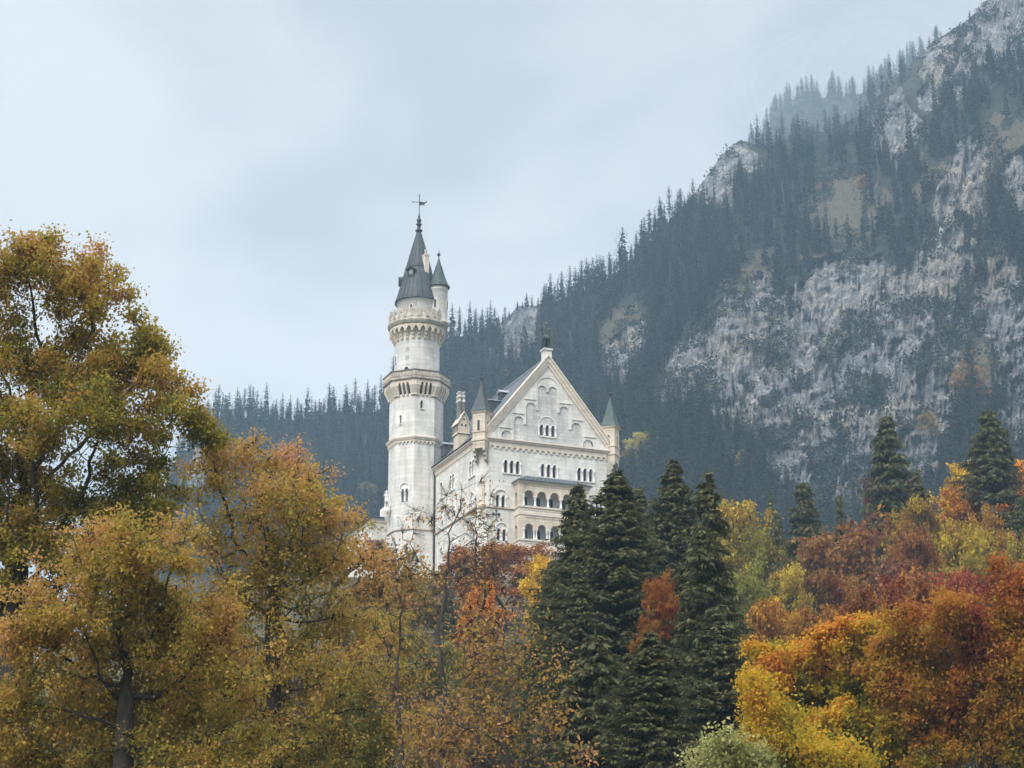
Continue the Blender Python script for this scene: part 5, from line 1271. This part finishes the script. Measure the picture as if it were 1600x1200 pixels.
# ---------------------------------------------------------------- hillside broadleaves: eight grown crowns, copied
CROWNS = []
def grown(seed, n_bl, wide, stepf=1.0):
    rng = np.random.RandomState(seed); bl = []
    for k in range(n_bl):                              # crown of 14 m with uneven clumps
        z = rng.uniform(4.2, 12.6); f = math.sin(min(1, max(.1, (z-2.2)/11.5))*math.pi)**0.6
        a = rng.rand()*6.283; rr = wide*f*rng.uniform(0.25, 0.9); s = rng.uniform(1.2, 2.1)
        bl.append(((rr*math.cos(a), rr*math.sin(a), z), (s*1.15, s*1.15, s*0.8)))
    st = [(0, 0, -1.0), (0, 0, 0.6), (0.05, 0, 1.8), (0.0, .06, 3.0)]
    return broadleaf_mesh(seed, bl, [np.array(p) for p in st], 0.62, 0.34, 10, 1300, 0.27, 0.02, 0.36, lambda r, c, zz, cl: np.clip(0.42 + 0.12*zz + (cl - .5)*1.5 + r.normal(0, .2, len(c)), 0, 1), side=5)
for k in range(8):
    mb, q, tone = grown(300+k, 26 + 2*(k % 3), [4.3, 4.9, 3.8, 5.3, 4.6, 4.1, 5.0, 4.4][k])
    tme = None
    o = mb.build('trunk', M['bark']); tme = o.data; bpy.data.objects.remove(o)
    cme = quad_mesh('crown', q, tone); cme.materials.append(M['autumn']); hi = np.percentile(q[..., 2], 99.5); wd = np.percentile(np.abs(q[..., 0]), 98)
    CROWNS.append((tme, cme, hi, wd))
hill_rs = np.random.RandomState(5)
def hill_tree(px, py, wpx, Y, col, label, k, name='beech_tree', group=None):
    top = at(px, py, Y); g = float(H(top[0], Y)); h = top[2] - g
    tme, cme, hi, wd = CROWNS[k % 8]
    t = put(empty(name, (top[0], Y, g), hill_rs.uniform(0, 6.28)), label, 'tree', group)
    m = Y/ray(px, py)[1]/FPX; sxy = wpx*m/2/wd; hcrown = max(h, 5.0)
    z0 = 0.0
    if hcrown > 19: z0 = hcrown - 19; hcrown = 19
    sz = min(h/hi, 1.5*sxy)                           # a crown is never pulled out into a column
    for nm, me in (('trunk', tme), ('crown', cme)):
        o = bpy.data.objects.new(nm, me); COL.objects.link(o); o.parent = t
        if nm == 'trunk': o.scale = (sxy, sxy, h/hi*0.97)
        else: o.scale = (sxy, sxy, sz); o.location = (0, 0, h - hi*sz)
        o.color = (*(min(0.6, 1.2*v_) for v_ in col), 1)
    return t
YEL, GOLD, ORA, RUST, RED, OLI, YGR, BRN = (0.42, 0.27, 0.022), (0.56, 0.30, 0.018), (0.50, 0.17, 0.018), (0.33, 0.11, 0.03), (0.26, 0.05, 0.028), (0.16, 0.14, 0.024), (0.25, 0.175, 0.028), (0.20, 0.105, 0.045)
for a in [
  (790, 846, 130, 268, (0.30, 0.115, 0.03), 'rusty orange beech pressed against the foot of the loggia', 0),
  (718, 866, 84, 272, (0.25, 0.095, 0.03), 'reddish beech at the palace corner beside the bare tree', 1),
  (850, 870, 74, 240, GOLD, 'golden crown in front of the rusty beech below the loggia', 2),
  (748, 915, 90, 225, ORA, 'orange crown right of the bare grey tree', 3),
  (640, 905, 110, 250, (0.17, 0.11, 0.02), 'ochre crown below the tower foot', 4),
  (565, 915, 110, 245, (0.13, 0.105, 0.02), 'olive brown crown left below the tower foot', 5),
  (620, 960, 120, 205, YGR, 'yellow green crown between the ochre maple and the bare tree', 6),
  (690, 1005, 110, 180, OLI, 'olive crown behind the bare grey tree trunk', 7),
  (770, 1000, 110, 185, BRN, 'dull brown crown left of the tall spruces', 0),
  (840, 1020, 90, 170, (0.13, 0.045, 0.02), 'dark red brown crown at the left foot of the tall spruces', 1),
  (560, 1040, 120, 165, OLI, 'olive crown low behind the ochre maple', 2),
  (880, 960, 80, 160, (0.16, 0.115, 0.02), 'thin ochre crown in front of the left spruces', 3),
  (1030, 897, 56, 94, (0.22, 0.068, 0.022), 'small orange red crown glowing between the tall spruces', 4),
  (1012, 965, 50, 92, (0.20, 0.08, 0.02), 'rusty crown low between the tall spruces', 5),
  (1150, 790, 150, 255, (0.27, 0.165, 0.02), 'yellow olive crown right of the thin spruce', 6),
  (1090, 840, 80, 215, YGR, 'yellow green crown behind the thin spruce trunk', 7),
  (1195, 830, 90, 245, (0.17, 0.14, 0.02), 'olive yellow crown under the pale larches', 0),
  (1225, 885, 100, 215, (0.30, 0.20, 0.03), 'bright yellow green crown left of the russet beech', 1),
  (1205, 945, 100, 190, (0.34, 0.15, 0.016), 'amber crown right of the tall spruces', 2),
  (1190, 1020, 90, 165, (0.22, 0.105, 0.02), 'ochre crown at the right foot of the tall spruces', 3),
  (1345, 812, 210, 225, (0.17, 0.062, 0.024), 'broad russet beech in the middle of the right slope', 4),
  (1390, 738, 110, 275, (0.15, 0.045, 0.03), 'dull crimson beech below the high dark spruce', 5),
  (1425, 785, 110, 240, (0.28, 0.17, 0.02), 'yellow orange crown above the russet beech', 6),
  (1495, 728, 80, 262, GOLD, 'bright golden tree left of the tall right hand spruce', 7),
  (1530, 765, 110, 250, (0.34, 0.12, 0.016), 'orange crown under the tall right hand spruce', 0),
  (1585, 728, 100, 255, ORA, 'orange crown at the right edge beside the tall spruce', 1),
  (1500, 815, 130, 215, (0.29, 0.19, 0.022), 'yellow green crown right of the russet beech', 2),
  (1560, 845, 110, 195, YGR, 'green yellow crown low beside the crimson tree', 3),
  (1592, 858, 80, 205, (0.13, 0.04, 0.022), 'dark crimson crown at the right edge', 4),
  (1400, 885, 110, 185, (0.16, 0.075, 0.05), 'greyish pink half bare crown below the russet beech', 5),
  (1300, 900, 120, 195, (0.19, 0.075, 0.024), 'rusty crown below left of the russet beech', 6),
  (1480, 900, 130, 160, RED, 'crimson crown above the orange beech', 7),
  (1575, 905, 130, 150, (0.22, 0.045, 0.02), 'scarlet crown at the right edge above the corner beech', 0),
  (1260, 960, 110, 160, (0.27, 0.12, 0.018), 'orange brown crown behind the golden beech', 1),
  (1360, 935, 110, 150, (0.24, 0.11, 0.02), 'amber brown crown behind the top of the golden beech', 2),
  (1210, 1060, 80, 130, (0.20, 0.12, 0.02), 'ochre crown beside the dark spruce foot', 3),
  (1315, 830, 60, 250, (0.13, 0.07, 0.03), 'brown crown left of the russet beech', 2),
  (1440, 905, 150, 132, (0.24, 0.08, 0.028), 'broad rust crown directly above the golden beech', 2),
  (1330, 925, 130, 128, (0.25, 0.105, 0.028), 'rust amber crown above left of the golden beech', 5),
  (1245, 1000, 90, 150, (0.30, 0.15, 0.02), 'orange ochre crown between the spruces and the golden beech', 5),
  (1420, 840, 100, 205, (0.22, 0.08, 0.03), 'rusty crown between the russet beech and the yellow green crown', 6),
  (1540, 800, 90, 225, (0.30, 0.15, 0.022), 'orange brown crown under the orange trees at the right', 3),
  (1280, 860, 80, 228, (0.24, 0.13, 0.025), 'ochre brown crown left against the russet beech', 7),
  (1520, 870, 90, 185, (0.20, 0.14, 0.025), 'olive gold crown above the crimson tree', 1),
  (1110, 830, 110, 230, (0.27, 0.19, 0.022), 'golden olive crown directly right of the thin spruce', 5),
  (1160, 880, 110, 200, (0.16, 0.15, 0.028), 'dull green crown right of the spruce group', 4),
  (1130, 1000, 120, 150, (0.18, 0.14, 0.026), 'olive ochre crown low at the right of the spruce group', 6),
  (700, 1080, 150, 130, BRN, 'brown undergrowth tree behind the bare grey tree', 4),
  (800, 1090, 130, 140, (0.09, 0.07, 0.03), 'dark brown undergrowth tree behind the twiggy shrub', 5),
  (600, 1120, 140, 120, (0.12, 0.095, 0.02), 'olive undergrowth tree right of the ochre maple', 6),
  (330, 930, 150, 150, (0.10, 0.08, 0.018), 'olive crown filling the gap between the two maples', 7),
  (470, 1000, 150, 150, (0.12, 0.09, 0.02), 'olive brown crown behind the broad ochre maple', 0),
  (100, 1040, 170, 120, (0.075, 0.07, 0.018), 'dark olive crown behind the old maple trunk', 1),
  (240, 1060, 170, 120, (0.10, 0.085, 0.018), 'olive crown behind the forked maple', 2),
  (410, 1110, 170, 110, (0.11, 0.09, 0.02), 'olive crown low behind the broad maple trunk', 3),
  (500, 790, 90, 330, (0.10, 0.06, 0.035), 'thin brown crown on the hill left of the castle wing', 5),
  (585, 845, 60, 300, (0.16, 0.075, 0.04), 'brown pink crown below the castle wing', 6),
]: hill_tree(*a)
# ---------------------------------------------------------------- spruces of the hill
SPR = {}
def spruce_proto(key, *a, **k):
    tr, q, tone = conifer_mesh(*a, **k); o = tr.build('trunk', M['bark_grey'] if key == 'bare' else M['bark']); tm = o.data; bpy.data.objects.remove(o)
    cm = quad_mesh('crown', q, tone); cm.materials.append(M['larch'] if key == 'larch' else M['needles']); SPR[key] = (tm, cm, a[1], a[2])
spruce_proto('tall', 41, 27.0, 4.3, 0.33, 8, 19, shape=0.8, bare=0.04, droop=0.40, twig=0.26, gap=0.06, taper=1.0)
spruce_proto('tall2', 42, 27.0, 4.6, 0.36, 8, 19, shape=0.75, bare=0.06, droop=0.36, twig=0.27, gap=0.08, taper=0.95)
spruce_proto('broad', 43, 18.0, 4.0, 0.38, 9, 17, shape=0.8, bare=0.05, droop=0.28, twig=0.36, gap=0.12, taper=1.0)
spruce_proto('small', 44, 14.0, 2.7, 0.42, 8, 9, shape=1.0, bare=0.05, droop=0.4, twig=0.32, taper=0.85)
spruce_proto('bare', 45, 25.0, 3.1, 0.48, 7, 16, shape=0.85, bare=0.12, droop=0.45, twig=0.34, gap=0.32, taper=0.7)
spruce_proto('larch', 46, 14.0, 2.6, 0.40, 9, 9, shape=1.0, bare=0.05, droop=0.25, twig=0.3, taper=0.85)
def spruce(key, px, py, wpx, Y, label, hmin=None, name='spruce_tree', lean=0.0):
    top = at(px, py, Y); g = float(H(top[0], Y)); h = top[2] - g
    tm, cm, ph, pr = SPR[key]; t = put(empty(name, (top[0], Y, g), hill_rs.uniform(0, 6.28)), label, 'tree')
    m = Y/ray(px, py)[1]/FPX; sxy = wpx*m/2/pr; sz = h/ph
    for nm, me in (('trunk', tm), ('crown', cm)):
        o = bpy.data.objects.new(nm, me); COL.objects.link(o); o.parent = t; o.scale = (sxy, sxy, sz)
    return t
for a in [
  ('tall', 962, 735, 457, 122, 'tallest dark spruce in front of the loggia, nearest the gable corner'),
  ('tall2', 903, 758, 347, 128, 'slim dark spruce overlapping the loggia arches'),
  ('tall2', 1052, 720, 366, 150, 'dense dark spruce right of the palace corner'),
  ('bare', 1104, 738, 230, 112, 'thin spruce with a long bare grey trunk'),
  ('tall', 1000, 760, 219, 165, 'dark spruce squeezed between the two tallest spruces'),
  ('broad', 868, 872, 237, 165, 'broad low spruce at the left foot of the spruce group'),
  ('tall', 1016, 985, 402, 88, 'lower dark spruce filling the middle of the spruce group'),
  ('tall2', 1120, 960, 420, 105, 'lower dark spruce at the right of the spruce group'),
  ('broad', 930, 985, 384, 98, 'wide dark spruce at the bottom of the spruce group'),
  ('broad', 1255, 748, 186, 235, 'lone dark spruce with drooping boughs below the grey cliff'),
  ('small', 1310, 772, 86, 240, 'small dark spruce right of the lone spruce'),
  ('broad', 1385, 645, 186, 262, 'high dark spruce standing against the grey cliff'),
  ('small', 1432, 732, 128, 248, 'small dark spruce right below the high spruce'),
  ('broad', 1543, 636, 215, 250, 'tall grey green spruce at the upper right above the orange trees'),
  ('small', 1590, 775, 100, 235, 'dark spruce at the right edge among the orange crowns'),
  ('small', 1525, 905, 114, 175, 'small dark green spruce under the yellow green crown'),
  ('tall', 905, 880, 244, 118, 'dark spruce of the left flank of the spruce group'),
  ('tall2', 1080, 850, 268, 120, 'dark spruce behind the thin spruce trunk'),
  ('small', 700, 905, 86, 235, 'dark little spruce behind the bare tree'),
  ('small', 1215, 800, 100, 250, 'dark spruce between the larches and the lone spruce'),
]: spruce(*a)
spruce('larch', 1126, 760, 50, 300, 'pale green larch left above the yellow crowns', name='larch_tree')
spruce('larch', 1203, 768, 54, 300, 'pale green larch nearer the lone spruce', name='larch_tree')
# coloured broadleaves standing on the mountain slope
for (x, y, hgt, col, label, k) in ((1003, 745, 15, (0.40, 0.30, 0.06), 'hazy yellow tree on the slope right of the palace corner', 1), (1158, 738, 7, (0.42, 0.29, 0.06), 'small hazy yellow tree on the grassy slope under the cliff', 3),
    (792, 602, 8, (0.40, 0.22, 0.06), 'small hazy orange tree left above the palace roof', 0), (541, 652, 7, (0.34, 0.13, 0.06), 'tiny russet tree high on the slope left of the tower', 5), (575, 805, 14, (0.22, 0.15, 0.06), 'hazy brown tree on the slope left of the castle wing', 2),
    (1515, 640, 15, (0.30, 0.15, 0.05), 'hazy orange brown tree beside the cliff at the right', 4), (1350, 300, 8, (0.36, 0.19, 0.06), 'small ochre tree on the upper slope below the bare trunk', 6), (1452, 690, 10, (0.30, 0.20, 0.06), 'dull yellow tree at the foot of the cliff right', 7)):
    b = mount_at(np.array([float(x)]), np.array([float(y)]))[0]; tme, cme, hi, wd = CROWNS[k]
    t = put(empty('mountain_tree', tuple(b), hill_rs.uniform(0, 6.28)), label, 'tree'); f = hgt/hi
    for nm, me in (('trunk', tme), ('crown', cme)):
        o = bpy.data.objects.new(nm, me); COL.objects.link(o); o.parent = t; o.scale = (f, f, f); o.color = (*col, 1)
